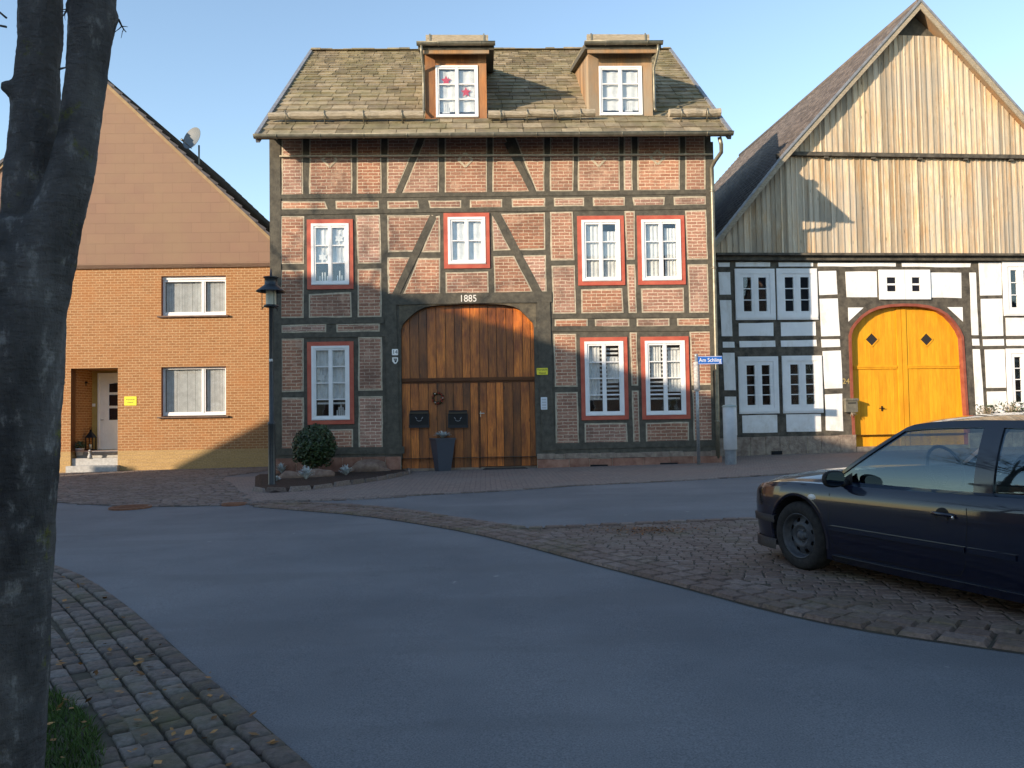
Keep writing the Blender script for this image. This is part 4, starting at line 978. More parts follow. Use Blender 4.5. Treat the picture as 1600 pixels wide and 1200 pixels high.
for i in range(12):
    d0, d1 = dmax*i/12, dmax*(i+1)/12
    for sg in (-1, 1):
        f = [RW.P(apx[0]+sg*d0, rprof(d0)-.06, GV), RW.P(apx[0]+sg*d1, rprof(d1)-.06, GV), RW.P(apx[0]+sg*d1, rprof(d1)-.06, GV-LR), RW.P(apx[0]+sg*d0, rprof(d0)-.06, GV-LR)]
        mb.face(f)
mb.build('soffit', MT['dormerwood'], rh)
mb = MB(); P0 = [RW.P(apx[0], apx[1]+.04, GV-.0), RW.P(apx[0], apx[1]+.04, GV-LR)]; mb.tube(P0, .10, 8); mb.build('ridge', MT['pantile'], rh)
mb = MB(); 
for sg in (-1, 1):
    for a, b in ((0, k), (k, dmax)):
        A = [(apx[0]+sg*a, rprof(a)+.07), (apx[0]+sg*b, rprof(b)+.07), (apx[0]+sg*b, rprof(b)-.22), (apx[0]+sg*a, rprof(a)-.22)]
        RW.poly(mb, A, GV+(.0 if a else .001), GV+.045)
mb.build('verge_board', MT['log'], rh)
mb = MB()
for sg in (-1, 1):
    for a, b in ((0, k), (k, dmax)):
        A = [(apx[0]+sg*a, rprof(a)+.10), (apx[0]+sg*b, rprof(b)+.10), (apx[0]+sg*b, rprof(b)+.0), (apx[0]+sg*a, rprof(a)+.0)]
        RW.poly(mb, A, GV+.045+(.0 if a else .001), GV+.075)
mb.build('verge_strip', MT['lead'], rh)
# letter box on the gate post of this house
u, z = RW.px(1327, 632); mb = MB(); RW.box(mb, u-.19, u+.19, z-.24, z+.12, .005, .16); RW.poly(mb, [(u-.22, z+.12), (u+.22, z+.12), (u+.19, z+.19), (u-.19, z+.19)], .005, .2)
lb_ = mb.build('letter_box', mottled('grey green metal', (.16, .15, .12), (.24, .22, .17), 9, .5, metal=.4), None, 'old grey metal letter box beside the ochre gate', 'letter box')
mb = MB(); RW.box(mb, u-.13, u+.13, z+.03, z+.06, .16, .17); mb.build('slot', MT['black'], lb_)
mb = MB()
for k_ in range(7):
    an = random.uniform(-2.8, -.3); p = RW.P(u, z-.2, .12); mb.tube([p, p+RW.U*math.cos(an)*.1+Vector((0, 0, math.sin(an)*.12)), p+RW.U*math.cos(an)*.2+Vector((0, 0, math.sin(an)*.1-.08))], [.012, .008, .004], 5)
mb.build('dry_twigs', MT['log'], None, 'dry dangling twigs hung under the grey letter box', 'decoration')
# planting box behind the car
for (x, y, s_) in ((1545, 635, .8), (1580, 638, 1.0), (1615, 636, .9)):
    p = P3(RW, x, 655, .5); mb = MB()
    for q in range(60):
        an = random.uniform(0, 6.28); r = random.uniform(.1, .5)*s_; h = random.uniform(.15, .55)*s_
        mb.tube([p, p+Vector((math.cos(an)*r*.5, math.sin(an)*r*.3, h*.8)), p+Vector((math.cos(an)*r, math.sin(an)*r*.5, h))], [.012, .009, .003], 4)
        pe = p+Vector((math.cos(an)*r, math.sin(an)*r*.5, h)); leafclump(mb, pe, .05, .04, 3, .07, 1)
    mb.build('shrub', [MT['log'], MT['leaf']], None, ['low bare shrub left of the white wall window behind the car roof', 'tallest bare leafy shrub under the right edge window', 'bare shrub at the right picture edge by the white wall'][int((x-1545)/35)], 'shrub')

# ================================================================== GROUND
def gmesh(name, pts, mat, lift, kind='structure', thick=0):
    mb = MB(); mb.face([Vector((p[0], p[1], gz(p[0])+lift)) for p in pts]); return mb.build(name, mat, None, kind=kind)
def gp(L): return [tuple(G(x, y)[:2]) for x, y in L]
m_soil = mottled('joint sand and soil', (.055, .045, .032), (.10, .085, .06), 4, .95, 30, .5)
mb = MB()
xs = [-300, -40, 40, 300]
for i in range(3): mb.face([(xs[i], -300, gz(xs[i])), (xs[i+1], -300, gz(xs[i+1])), (xs[i+1], 300, gz(xs[i+1])), (xs[i], 300, gz(xs[i]))])
mb.build('ground', mottled('distant ground', (.09, .085, .06), (.13, .12, .09), .3, .95, 5, .3), kind='structure')
m, n, l, b = new_mat('asphalt'); co = coords(n, l)
c = mixc(n, l, ramp(n, l, noi(n, l, co, .35, 6), [(.38, 0), (.62, 1)]), (.118, .125, .134), (.172, .176, .182))
c = mixc(n, l, ramp(n, l, noi(n, l, co, 90, 3), [(.35, .65), (.7, 1.35)]), (0, 0, 0), c, 'MULTIPLY') if False else mixc(n, l, 1, c, ramp(n, l, noi(n, l, co, 110, 3, .7), [(.3, .6), (.7, 1.4)]), 'MULTIPLY')
v = nd(n, 'ShaderNodeTexVoronoi'); l.new(co, v.inputs['Vector']); v.inputs['Scale'].default_value = 28
c = mixc(n, l, ramp(n, l, v.outputs['Distance'], [(.06, .45), (.12, 0)]), c, (.26, .25, .24))
c = mixc(n, l, ramp(n, l, noi(n, l, co, 4.2, 2), [(.74, 0), (.765, .7)]), c, (.34, .33, .31))
c = mixc(n, l, ramp(n, l, noi(n, l, mixv(n, l, co, 9.1), 1.6, 6, .75), [(.60, 0), (.70, .45)]), c, (.085, .088, .092))
c = mixc(n, l, ramp(n, l, noi(n, l, coords(n, l, (.25, 1.2, 1)), 1.0, 5), [(.52, 0), (.60, .35)]), c, (.115, .118, .122))
l.new(c, b.inputs['Base Color']); b.inputs['Roughness'].default_value = .82; b.inputs['Specular IOR Level'].default_value = .35
bump(n, l, b, noi(n, l, co, 130, 3), .55, .006); MT['asphalt'] = m
gmesh('road', [(-40, -60), (40, -60), (40, 24.0), (-40, 25.5)], MT['asphalt'], .004)
def poly_in(p, poly):
    x, y = p; c = False; n = len(poly)
    for i in range(n):
        x0, y0 = poly[i]; x1, y1 = poly[i-1]
        if (y0 > y) != (y1 > y) and x < (x1-x0)*(y-y0)/(y1-y0)+x0: c = not c
    return c
def stone(mb, c, du, dv, lu, lv, h, base, t, near=False, m=0):
    """one sett: c centre, du dv unit directions, lu lv sizes"""
    ju = lambda: random.uniform(-.09, .09)
    z0 = gz(c[0])+base
    def q(a, b, hh): return Vector((c[0]+du[0]*lu*a+dv[0]*lv*b, c[1]+du[1]*lu*a+dv[1]*lv*b, z0+hh))
    if near:
        k = .41; ring = [(-.5+ju()*.4, -k+ju()*.5), (-k, -.5+ju()*.4), (k, -.5+ju()*.4), (.5+ju()*.4, -k), (.5+ju()*.4, k), (k, .5+ju()*.4), (-k, .5+ju()*.4), (-.5+ju()*.4, k)]
        tz = [random.uniform(-.004, .004) for _ in ring]
        V = [q(a, b, 0) for a, b in ring]+[q(a*.97, b*.97, h*.7+z) for (a, b), z in zip(ring, tz)]+[q(a*.84, b*.84, h+z) for (a, b), z in zip(ring, tz)]+[q(0, 0, h*1.04)]
        Fs = []
        for i in range(8):
            j = (i+1) % 8; Fs += [(i, j, 8+j, 8+i), (8+i, 8+j, 16+j, 16+i), (16+i, 16+j, 24)]
        mb.shell(V, Fs, m, t, True)
    else:
        ring = [(-.5+ju()*.3, -.5+ju()*.3), (.5+ju()*.3, -.5+ju()*.3), (.5+ju()*.3, .5+ju()*.3), (-.5+ju()*.3, .5+ju()*.3)]; tl = random.uniform(-.15, .15)*h
        V = [q(a, b, 0) for a, b in ring]+[q(a*.84, b*.84, h+tl*a) for a, b in ring]
        mb.shell(V, [(0, 1, 5, 4), (1, 2, 6, 5), (2, 3, 7, 6), (3, 0, 4, 7), (4, 5, 6, 7)], m, t)
def fill(mb, poly, ang, su, sv, h, base, near=False, avoid=None, wave=0, skip=0):
    a = R(ang); du = (math.cos(a), math.sin(a)); dv = (-math.sin(a), math.cos(a))
    U = [p[0]*du[0]+p[1]*du[1] for p in poly]; V = [p[0]*dv[0]+p[1]*dv[1] for p in poly]
    v = min(V); 
    while v < max(V):
        rh_ = sv*random.uniform(.9, 1.1); u = min(U)-random.uniform(0, su)
        while u < max(U):
            w_ = su*random.uniform(.78, 1.3); cu, cv = u+w_/2, v+rh_/2+wave*math.sin(u*1.1+v*.3)
            c = (cu*du[0]+cv*dv[0], cu*du[1]+cv*dv[1])
            if poly_in(c, poly) and not (avoid and any(poly_in(c, q) for q in avoid)) and random.random() >= skip:
                stone(mb, c, du, dv, w_*.93, rh_*.92, h*random.uniform(.8, 1.15), base, random.random(), near)
            u += w_
        v += rh_
def edge(mb, pts, off, w_, ln, h, base, near=False):
    """row of setts along a polyline of ground points, off metres to its right"""
    P = [Vector(p) for p in pts]; acc = 0
    dense = []
    for a, b in zip(P[:-1], P[1:]):
        k = max(1, int((b-a).length/.05)); dense += [a+(b-a)*(i/k) for i in range(k)]
    dense.append(P[-1]); i = 0
    while i < len(dense)-1:
        L = ln*random.uniform(.75, 1.3); j = i
        while j < len(dense)-1 and (dense[j]-dense[i]).length < L: j += 1
        a, b = dense[i], dense[j]; d = (b-a)
        if d.length < ln*.4: break
        du = d.normalized(); dv = Vector((du.y, -du.x)); c = (a+b)/2+dv*off
        stone(mb, tuple(c), tuple(du), tuple(-dv), d.length*.93, w_*.93, h*random.uniform(.85, 1.1), base, random.random(), near); i = j
def smooth(pts, it=2):
    for _ in range(it):
        o = [pts[0]]
        for a, b in zip(pts[:-1], pts[1:]): o += [tuple(Vector(a)*.75+Vector(b)*.25), tuple(Vector(a)*.25+Vector(b)*.75)]
        pts = o+[pts[-1]]
    return pts
def settmat(name, c1, c2, c3, moss=.35, rough=.75):
    m, n, l, b = new_mat(name); co = coords(n, l)
    t = tone_attr(n); c = ramp(n, l, t, [(0, c1), (.5, c2), (1, c3)])
    c = mixc(n, l, 1, c, ramp(n, l, noi(n, l, co, 30, 5), [(.3, .6), (.7, 1.3)]), 'MULTIPLY')
    c = mixc(n, l, ramp(n, l, noi(n, l, co, .9, 5, .7), [(.5, 0), (.68, moss)]), c, (.085, .080, .030))
    l.new(c, b.inputs['Base Color']); b.inputs['Roughness'].default_value = rough; b.inputs['Specular IOR Level'].default_value = .4
    bump(n, l, b, noi(n, l, co, 45, 5), .6, .01); return m
MT['sett'] = settmat('street setts', (.085, .068, .058), (.125, .10, .086), (.17, .148, .132), .8)
MT['sett2'] = settmat('brown red setts', (.14, .095, .075), (.165, .115, .092), (.20, .15, .125), .55)
MT['sett3'] = settmat('far setts', (.12, .095, .085), (.17, .13, .11), (.22, .18, .16), .2)
# foreground left, large setts along a curved edge
ec = smooth(gp([(40, 872), (88, 886), (140, 906), (205, 952), (272, 1012), (350, 1082), (420, 1142), (500, 1212), (620, 1330)]))
reg = ec+[(-.2, .3), (-9, .3), (-9, 8.6), ]
gmesh('paving_bed', reg, m_soil, .008)
mb = MB(); edge(mb, ec, .08, .13, .17, .030, .010, True); edge(mb, ec, .22, .13, .16, .026, .010, True); edge(mb, ec, .36, .13, .15, .022, .010, True); edge(mb, ec, .49, .12, .15, .020, .010, True)
cut = [tuple(Vector(p)+Vector((0, 0))) for p in ec]
inner = []
for i, p in enumerate(ec):
    a = Vector(ec[max(i-1, 0)]); b = Vector(ec[min(i+1, len(ec)-1)]); d = (b-a).normalized(); inner.append(tuple(Vector(p)+Vector((d.y, -d.x))*.53))
grass_c = G(95, 1165)
gpoly = [tuple(G(x, y)[:2]) for x, y in ((40, 1085), (90, 1090), (125, 1110), (150, 1145), (165, 1190), (150, 1260), (40, 1300), (-60, 1240), (-60, 1120))]
fill(mb, inner+[(-.8, 1.2), (-5, 1.2), (-5, 8.2)], -54, .155, .105, .018, .010, True, [gpoly], .03, .01)
mb.build('cobblestones', MT['sett'], kind='structure')
# diagonal strip and parking area under the car
up_edge = smooth(gp([(395, 789), (480, 787), (560, 790), (640, 798), (720, 811), (790, 822), (830, 826.5)]), 1)
lo_edge = smooth(gp([(395, 793), (470, 799), (560, 806), (650, 819), (740, 835), (820, 855), (900, 877), (980, 898), (1080, 924), (1200, 957), (1330, 985), (1460, 1005), (1600, 1024), (1760, 1046)]), 1)
far = gp([(900, 823), (1000, 818.5), (1200, 810), (1450, 797), (1800, 782)])
pk = up_edge+far+lo_edge[::-1]
gmesh('parking_bed', pk, m_soil, .008)
mb = MB(); edge(mb, lo_edge, -.10, .17, .20, .030, .010); edge(mb, lo_edge, -.28, .17, .20, .028, .010); edge(mb, lo_edge, -.46, .17, .18, .028, .010)
edge(mb, up_edge+far, .10, .17, .20, .028, .010)
innr = []
for i, p in enumerate(lo_edge):
    a = Vector(lo_edge[max(i-1, 0)]); b = Vector(lo_edge[min(i+1, len(lo_edge)-1)]); d = (b-a).normalized(); innr.append(tuple(Vector(p)-Vector((d.y, -d.x))*.57))
upin = []; ue = up_edge+far
for i, p in enumerate(ue):
    a = Vector(ue[max(i-1, 0)]); b = Vector(ue[min(i+1, len(ue)-1)]); d = (b-a).normalized(); upin.append(tuple(Vector(p)+Vector((d.y, -d.x))*.2))
fill(mb, upin[3:]+innr[3:][::-1], -14, .15, .11, .009, .010)
mb.build('parking_cobbles', MT['sett2'], kind='structure')
# paving of small clinker before the main house and on to the right
m, n, l, b = new_mat('pavement clinker'); co = coords(n, l)
rot = nd(n, 'ShaderNodeMapping'); rot.inputs[2].default_value = (0, 0, R(-2)); l.new(co, rot.inputs[0])
t = nd(n, 'ShaderNodeTexBrick'); l.new(rot.outputs[0], t.inputs[0]); t.inputs['Scale'].default_value = 1; t.inputs['Brick Width'].default_value = .22; t.inputs['Row Height'].default_value = .11; t.inputs['Mortar Size'].default_value = .009
t.inputs['Color1'].default_value = (.20, .155, .135, 1); t.inputs['Color2'].default_value = (.26, .195, .165, 1); t.inputs['Mortar'].default_value = (.09, .07, .06, 1)
c = mixc(n, l, ramp(n, l, noi(n, l, co, .5, 5), [(.4, 0), (.65, .5)]), t.outputs[0], (.20, .18, .16)); c = mixc(n, l, 1, c, ramp(n, l, noi(n, l, co, 16, 5), [(.3, .7), (.7, 1.2)]), 'MULTIPLY')
l.new(c, b.inputs['Base Color']); b.inputs['Roughness'].default_value = .85; bump(n, l, b, mth(n, l, 'MULTIPLY', t.outputs['Fac'], -1), .5, .008); MT['clinker'] = m
front = gp([(395, 784), (450, 783), (540, 780), (632, 775), (770, 768), (900, 759), (1050, 752), (1200, 743), (1400, 731), (1700, 714)])
back = [tuple(MW.P(uL-1.4, 0, .02)[:2])]+[tuple(MW.P(uR, 0, -.1)[:2]), tuple(RW.P(ru0, 0, -.2)[:2]), tuple(RW.P(ru1, 0, -.2)[:2])]
gmesh('pavement', front+back[::-1], MT['clinker'], .010)
mb = MB(); edge(mb, front, .09, .15, .22, .022, .008); edge(mb, front[:4], .26, .15, .2, .022, .008)
mb.build('kerb_setts', MT['sett3'], kind='structure')
# setts before the orange house
lf = gp([(-420, 798), (88, 786), (200, 793), (300, 792), (398, 789)])
lb2 = [tuple(MW.P(uL-1.4, 0, .02)[:2]), tuple(LW.P(lu1, 0, -.2)[:2]), tuple(LW.P(lu0, 0, -.2)[:2])]
gmesh('forecourt_bed', lf+lb2, m_soil, .009)
mb = MB(); fill(mb, lf+lb2, 4, .24, .125, .018, .010, wave=.04); mb.build('forecourt_setts', MT['sett3'], kind='structure')
# manhole covers
for x, y, r_, lab in ((204, 794.5, .36, 'large rusty manhole cover at the road edge before the orange house'), (366, 789.5, .22, 'small rusty round drain cover near the lamp post')):
    c_ = G(x, y); mb = MB(); mb.lathe(c_, [(0, .034), (r_*.88, .034), (r_*.88, .028), (r_*.92, .028), (r_*.92, .036), (r_, .036), (r_, 0)], 28, sm=False)
    for k in range(-3, 4):
        hw = math.sqrt(max(0, (r_*.8)**2-(k*r_*.22)**2)); mb.box(c_+Vector((-hw, k*r_*.22-.012, .034)), c_+Vector((hw, k*r_*.22+.012, .040)))
    mb.build('manhole_cover', mottled('rusty iron', (.16, .075, .045), (.26, .12, .07), 14, .8, 40, .4), None, lab, 'manhole cover')
# flower bed
bedp = gp([(398, 768), (425, 771), (470, 768), (540, 759), (600, 750), (640, 741), (633, 735)])
bed = bedp+[tuple(MW.P(gr[0]-.3, 0, .08)[:2]), tuple(MW.P(uL-.4, 0, .08)[:2])]
mb = MB(); n_ = len(bed); cc = Vector((sum(p[0] for p in bed)/n_, sum(p[1] for p in bed)/n_))
top = [Vector((p[0]*.94+cc.x*.06, p[1]*.94+cc.y*.06, gz(p[0])+.08)) for p in bed]; bot = [Vector((p[0], p[1], gz(p[0])+.012)) for p in bed]
mb.prism(bot, top); mb.build('flower_bed', mottled('dark bed soil', (.030, .018, .013), (.06, .038, .028), 14, .95, 30, .9, .04), kind='structure')
for i in range(len(bedp)-2):
    pass
mb = MB(); edge(mb, bedp, .03, .07, .45, .10, .008); mb.build('bed_edging', MT['sett3'], kind='structure')

# ================================================================== SMALL THINGS AT THE MAIN HOUSE
# rocks
for (x, y, r_, lab) in ((575, 741, .45, 'large flat brown boulder at the right end of the flower bed'), (455, 752, .26, 'small reddish stone at the left of the flower bed'), (497, 750, .30, 'reddish field stone behind the clipped bush')):
    c_ = G(x, y); bm = bmesh.new(); bmesh.ops.create_icosphere(bm, subdivisions=3, radius=1)
    for v_ in bm.verts:
        nz = noise.noise(v_.co*1.3+Vector((x, 0, 0)))*.35; v_.co *= 1+nz; v_.co.x *= r_*1.25; v_.co.y *= r_*.7; v_.co.z *= r_*.62
    mb = MB(); mb.shell([c_+Vector((0, .1, .08))+v_.co for v_ in bm.verts], [[v_.index for v_ in f.verts] for f in bm.faces], 0, .5, True); bm.free()
    mb.build('rock', mottled('field stone', (.16, .10, .075), (.27, .19, .14), 6, .9, 25, .6, .02), None, lab, 'rock')
# clipped bush on a stem
bc = G(492, 758); bush = thing('clipped_bush', bc, 'dark green ball-shaped clipped bush on a short stem below the left window', 'bush')
ctr = P3(MW, 491, 697, 1.15); bc2 = Vector((ctr.x, ctr.y, 0))
bush.location = Vector((ctr.x, ctr.y, gz(ctr.x)))
mb = MB(); mb.tube([(ctr.x, ctr.y, 0), (ctr.x+.03, ctr.y, .25), (ctr.x, ctr.y, ctr.z-.2)], [.055, .045, .05], 8); mb.build('trunk', mottled('grey bark', (.10, .08, .06), (.20, .17, .13), 9, .9), bush)
mb = MB(); 
for _ in range(15): pass
leafclump(mb, ctr, .56, .55, 5200, .075, flat=.8); leafclump(mb, ctr, .40, .40, 1500, .10, flat=1.2)
for _ in range(26):
    v_ = Vector((random.gauss(0, 1), random.gauss(0, 1), random.gauss(0, 1))).normalized(); leafclump(mb, ctr+v_*random.uniform(.50, .60), .10, .09, 34, .07)
mb.build('crown', MT['leaf'], bush)
for i, (x, y, h, s_) in enumerate(((478, 754, .40, .24), (541, 747, .32, .26), (440, 744, .34, .25), (430, 757, .16, .16))):
    c_ = G(x, y); silverplant((c_.x, c_.y, gz(c_.x)+.07), h, s_, 70, ['tallest silver leaved plant in the flower bed before the clipped bush stem', 'silver leaved plant just left of the flat boulder', 'sparse silver leaved plant close behind the lamp post', 'tiny silver leaved plant at the foot of the lamp post'][i], 'silver plants in the flower bed')
# planter
pc = G(692, 736); pl = thing('tall_planter', pc, 'tall tapered dark grey planter with silver leaves before the wooden gate', 'planter')
mb = MB(); s0, s1_ = .17, .27; A = [pc+Vector((x*s0, y*s0, .01)) for x, y in ((-1, -1), (1, -1), (1, 1), (-1, 1))]; B = [pc+Vector((x*s1_, y*s1_, .86)) for x, y in ((-1, -1), (1, -1), (1, 1), (-1, 1))]
rm = Matrix.Rotation(R(24), 3, 'Z'); A = [pc+rm@(p-pc) for p in A]; B = [pc+rm@(p-pc) for p in B]; mb.hexa(A+B)
C2 = [pc+rm@Vector((x*(s1_+.02), y*(s1_+.02), .86)) for x, y in ((-1, -1), (1, -1), (1, 1), (-1, 1))]; mb.hexa(C2+[p+Vector((0, 0, .04)) for p in C2]); mb.build('pot', plain('slate grey plastic', (.055, .065, .085), .45), pl)
mb = MB(); mb.lathe(pc, [(0, .915), (.2, .905)], 12); mb.build('soil', m_soil, pl)
silverplant(pc+Vector((0, 0, .9)), .24, .32, 75, None, parent=pl, name='foliage')
# letter boxes on the gate
for x, lab in ((655, 'black letter box with post horn on the wooden gate, left of the wreath'), (715.5, 'black letter box with post horn on the wooden gate, right of the wreath')):
    rc = MW.rect(x-15.5, 641, x+15.5, 666.5, OG+.1); a, b, c, d = rc; o0 = OG+.002; t_ = thing('letter_box', MW.P((a+b)/2, c, OG), lab, 'letter box', 'letter boxes on the gate')
    mb = MB(); k = .02; side = [(o0, c), (o0+.13, c), (o0+.13, d-.12), (o0+.09, d-.02), (o0, d)]
    mb.prism([MW.P(a+.02, z, o) for o, z in side], [MW.P(b-.02, z, o) for o, z in side]); mb.build('body', MT['black'], t_)
    mb = MB(); MW.box(mb, a-.005, b+.005, c-.035, c+.045, o0, o0+.15); MW.box(mb, a, a+.025, c+.045, d-.1, o0, o0+.135); MW.box(mb, b-.025, b, c+.045, d-.1, o0, o0+.135); mb.build('trim', plain('dark grey metal', (.018, .02, .025), .5, spec=.3), t_)
    mb = MB(); MW.poly(mb, [(a+.01, d-.10), (b-.01, d-.10), (b-.02, d-.045), (a+.02, d-.045)], o0+.132, o0+.14); mb.build('flap', plain('gloss black', (.012, .012, .014), .3, spec=.3), t_)
    mb = MB(); um = (a+b)/2; zm = c+.20
    mb.tube([MW.P(um+math.cos(q)*.07, zm+math.sin(q)*.05, o0+.137) for q in [R(200+k_*20) for k_ in range(8)]], .007, 5); mb.tube([MW.P(um-.10, zm+.06, o0+.137), MW.P(um-.06, zm-.0, o0+.137)], .007, 5); mb.tube([MW.P(um+.10, zm+.06, o0+.137), MW.P(um+.06, zm, o0+.137)], .010, 5)
    mb.build('post_horn', plain('grey emblem', (.35, .36, .37), .4), t_)
# wreath
wc = P3(MW, 684, 622, OG+.03); mb = MB()
for q in range(170):
    an = random.uniform(0, 6.283); rr = .135+random.gauss(0, .018); p = wc+MW.U*math.cos(an)*rr+Vector((0, 0, math.sin(an)*rr))+MW.N*random.uniform(-.01, .04)
    leafclump(mb, p, .02, .02, 3, .045, random.choice((0, 0, 0, 1)), 1)
for q in range(9): 
    an = q*.7; p = wc+MW.U*math.cos(an)*.14+Vector((0, 0, math.sin(an)*.14))+MW.N*.05; mb.lathe(p-Vector((0, 0, .02)), [(0, 0), (.017, .01), (.02, .02), (.012, .035), (0, .04)], 8, 1 if q % 3 else 2)
wr = mb.build('wreath', [mottled('dry wreath green', (.05, .04, .02), (.10, .08, .035), 15, .9), plain('red berries', (.45, .04, .02), .4), plain('cream flower', (.6, .5, .4), .7)], None, 'small round wreath with red berries hanging on the wooden gate', 'wreath')
# plates on the gate posts
whp = plain('white enamel plate', (.80, .80, .78), .25)
sign_plate('house_number_sign', MW, 612.5, 545.5, 622, 555, .032, whp, 'small white number plate reading 14 on the dark gate post', 'number plate', lm=blk, txt='14', ts=.15)
sp, rc = sign_plate('shield_plaque', MW, 613, 558.5, 622, 568.5, .032, whp, 'small white shield plaque under the number plate 14', 'plaque', rounded=True)
mb = MB(); a, b, c, d = rc
MW.poly(mb, [(a+.03, d-.03), (b-.03, d-.03), (b-.035, c+.07), ((a+b)/2, c+.03)], .0445, .046); mb.build('emblem', blk, sp)
mb = MB(); mb.tube([MW.P(a+.05, c+.08, .048), MW.P((a+b)/2, d-.05, .048), MW.P(b-.05, c+.09, .048)], .008, 4); mb.build('emblem_mark', whp, sp)
sign_plate('notice_sign', MW, 838.5, 575, 856, 585.5, .032, yel, 'yellow notice sign on the dark post right of the wooden gate', 'sign', lm=blk, txt=['Vorsicht', 'Hund'], ts=.085)
bp_, rc = sign_plate('intercom_panel', MW, 845, 620.5, 855, 640, .032, plain('light grey panel', (.62, .66, .70), .4), 'narrow light grey doorbell panel below the yellow sign on the right gate post', 'intercom')
a, b, c, d = rc; mb = MB()
for i in range(4): MW.box(mb, a+.03, b-.03, c+.03+i*.075, c+.07+i*.075, .044, .048)
mb.build('name_strip', plain('mid grey', (.45, .47, .5), .5), bp_)
# doormat
c_ = G(790, 733); mb = MB(); mb.hexa([c_+Vector(v_) for v_ in ((-.62, -.22, .012), (.62, -.22, .012), (.55, .2, .012), (-.55, .2, .012), (-.60, -.2, .035), (.60, -.2, .035), (.53, .19, .035), (-.53, .19, .035))])
mb.build('doormat', mottled('dark coir', (.03, .025, .022), (.06, .05, .045), 40, .95), None, 'dark doormat on the pavement before the wooden gate', 'doormat')
# street name sign
pb_ = G(1092, 726); sg = thing('street_name_sign', pb_, 'grey pole with blue street name sign reading Am Schling', 'street sign')
ptop = CAM+ray(1091, 554)*((pb_.y-CAM.y)/ray(1091, 554).y)
mb = MB(); mb.tube([pb_, Vector((pb_.x, pb_.y, ptop.z))], .045, 12); mb.lathe((pb_.x, pb_.y, ptop.z), [(.05, -.03), (.05, .01), (0, .03)], 12); mb.build('pole', mottled('galvanised steel', (.30, .32, .33), (.42, .43, .44), 20, .4, 0, 0, metal=.5), sg)
mb = MB(); mb.lathe((pb_.x, pb_.y, 0), [(.075, ptop.z-.98), (.08, ptop.z-.97), (.08, ptop.z-.22), (.075, ptop.z-.2)], 14); mb.build('sleeve', mottled('sticker covered sleeve', (.22, .23, .25), (.55, .52, .48), 14, .6), sg)
def SP(px, py, dy=-.10): 
    d_ = ray(px, py); return CAM+d_*((pb_.y+dy-CAM.y)/d_.y)
A, B = SP(1091, 556), SP(1129, 567.5); mb = MB(); x0, x1, z1_, z0_ = A.x, B.x, A.z-.01, B.z-.02; y_ = pb_.y-.06
mb.box((x0, y_-.012, z0_), (x1, y_+.012, z1_)); pn = mb.build('name_panel', plain('sign blue', (.02, .12, .45), .3), sg)
mb = MB(); e_ = .012
for q in (((x0+.01, y_-.014, z0_+.008), (x1-.01, y_-.0125, z0_+.016)), ((x0+.01, y_-.014, z1_-.016), (x1-.01, y_-.0125, z1_-.008))): mb.box(*q)
mb.build('border', whp, pn)
text_obj('lettering', 'Am Schling', Vector(((x0+x1)/2, y_-.014, (z0_+z1_)/2)), Vector((1, 0, 0)), Vector((0, -1, 0)), .150, whp, pn, .002, sx=.9)
# white standpipe / bin at the corner
bc_ = G(1142, 726); tz = (CAM+ray(1142, 632)*((bc_.y-CAM.y)/ray(1142, 632).y)).z; hz_ = tz-bc_.z; r_ = .175
st = thing('standpipe', bc_, 'white round metal container with grey foot at the corner of the brick house', 'container')
mb = MB(); mb.lathe(bc_, [(r_*.86, 0), (r_*.86, .40)], 24); mb.build('foot', mottled('grey foot', (.16, .17, .18), (.24, .25, .26), 8, .6), st)
mb = MB(); mb.lathe(bc_, [(r_*.9, .40), (r_, .41), (r_, hz_-.08), (r_*.97, hz_-.06)], 24); mb.build('body', mottled('white grey enamel', (.50, .53, .56), (.60, .62, .65), 4, .5, 40, .1), st)
mb = MB(); mb.lathe(bc_, [(r_+.012, hz_-.07), (r_+.02, hz_-.05), (r_*.9, hz_-.01), (0, hz_)], 24); mb.build('lid', mottled('green grey lid', (.30, .36, .34), (.38, .42, .40), 8, .5), st)

# ================================================================== STREET LAMP
lp = G(425, 762); K = (lp.y-CAM.y)
def LZ(py, px=425): d_ = ray(px, py); return (CAM+d_*((lp.y-CAM.y)/d_.y)).z
lamp = thing('street_lamp', lp, 'dark metal street lamp with flat hat and glass cylinder at the house corner', 'street lamp')
lxx = lp.x
zc_ = [LZ(y) for y in (662, 480, 478, 455, 447, 433, 421)]
mb = MB(); mb.lathe(lp, [(.10, 0), (.10, .06), (.082, .10), (.080, zc_[0]-lp.z-.05), (.088, zc_[0]-lp.z-.02), (.088, zc_[0]-lp.z+.02), (.058, zc_[0]-lp.z+.06), (.050, zc_[1]-lp.z-.03), (.065, zc_[1]-lp.z), (.0, zc_[1]-lp.z)], 20); mb.build('post', MT['lampmetal'], lamp)
cz = Vector((lxx, lp.y, 0)); mb = MB()
mb.lathe(cz, [(.0, zc_[1]), (.16, zc_[1]), (.17, zc_[1]+.02), (.15, zc_[1]+.05), (0, zc_[1]+.05)], 20)
mb.lathe(cz, [(.335, zc_[3]-.01), (.33, zc_[3]), (.18, zc_[4]+.0), (.14, zc_[4]+.03), (.14, zc_[5]-.03), (.17, zc_[5]-.02), (.17, zc_[5]), (.03, zc_[5]+.02), (.02, zc_[6]-.02), (0, zc_[6]+.03)], 24)
mb.lathe(cz, [(.325, zc_[3]-.008), (.17, zc_[4]-.015), (0, zc_[4]-.015)], 24)
mb.build('lamp_hat', MT['lampmetal'], lamp)
mb = MB()
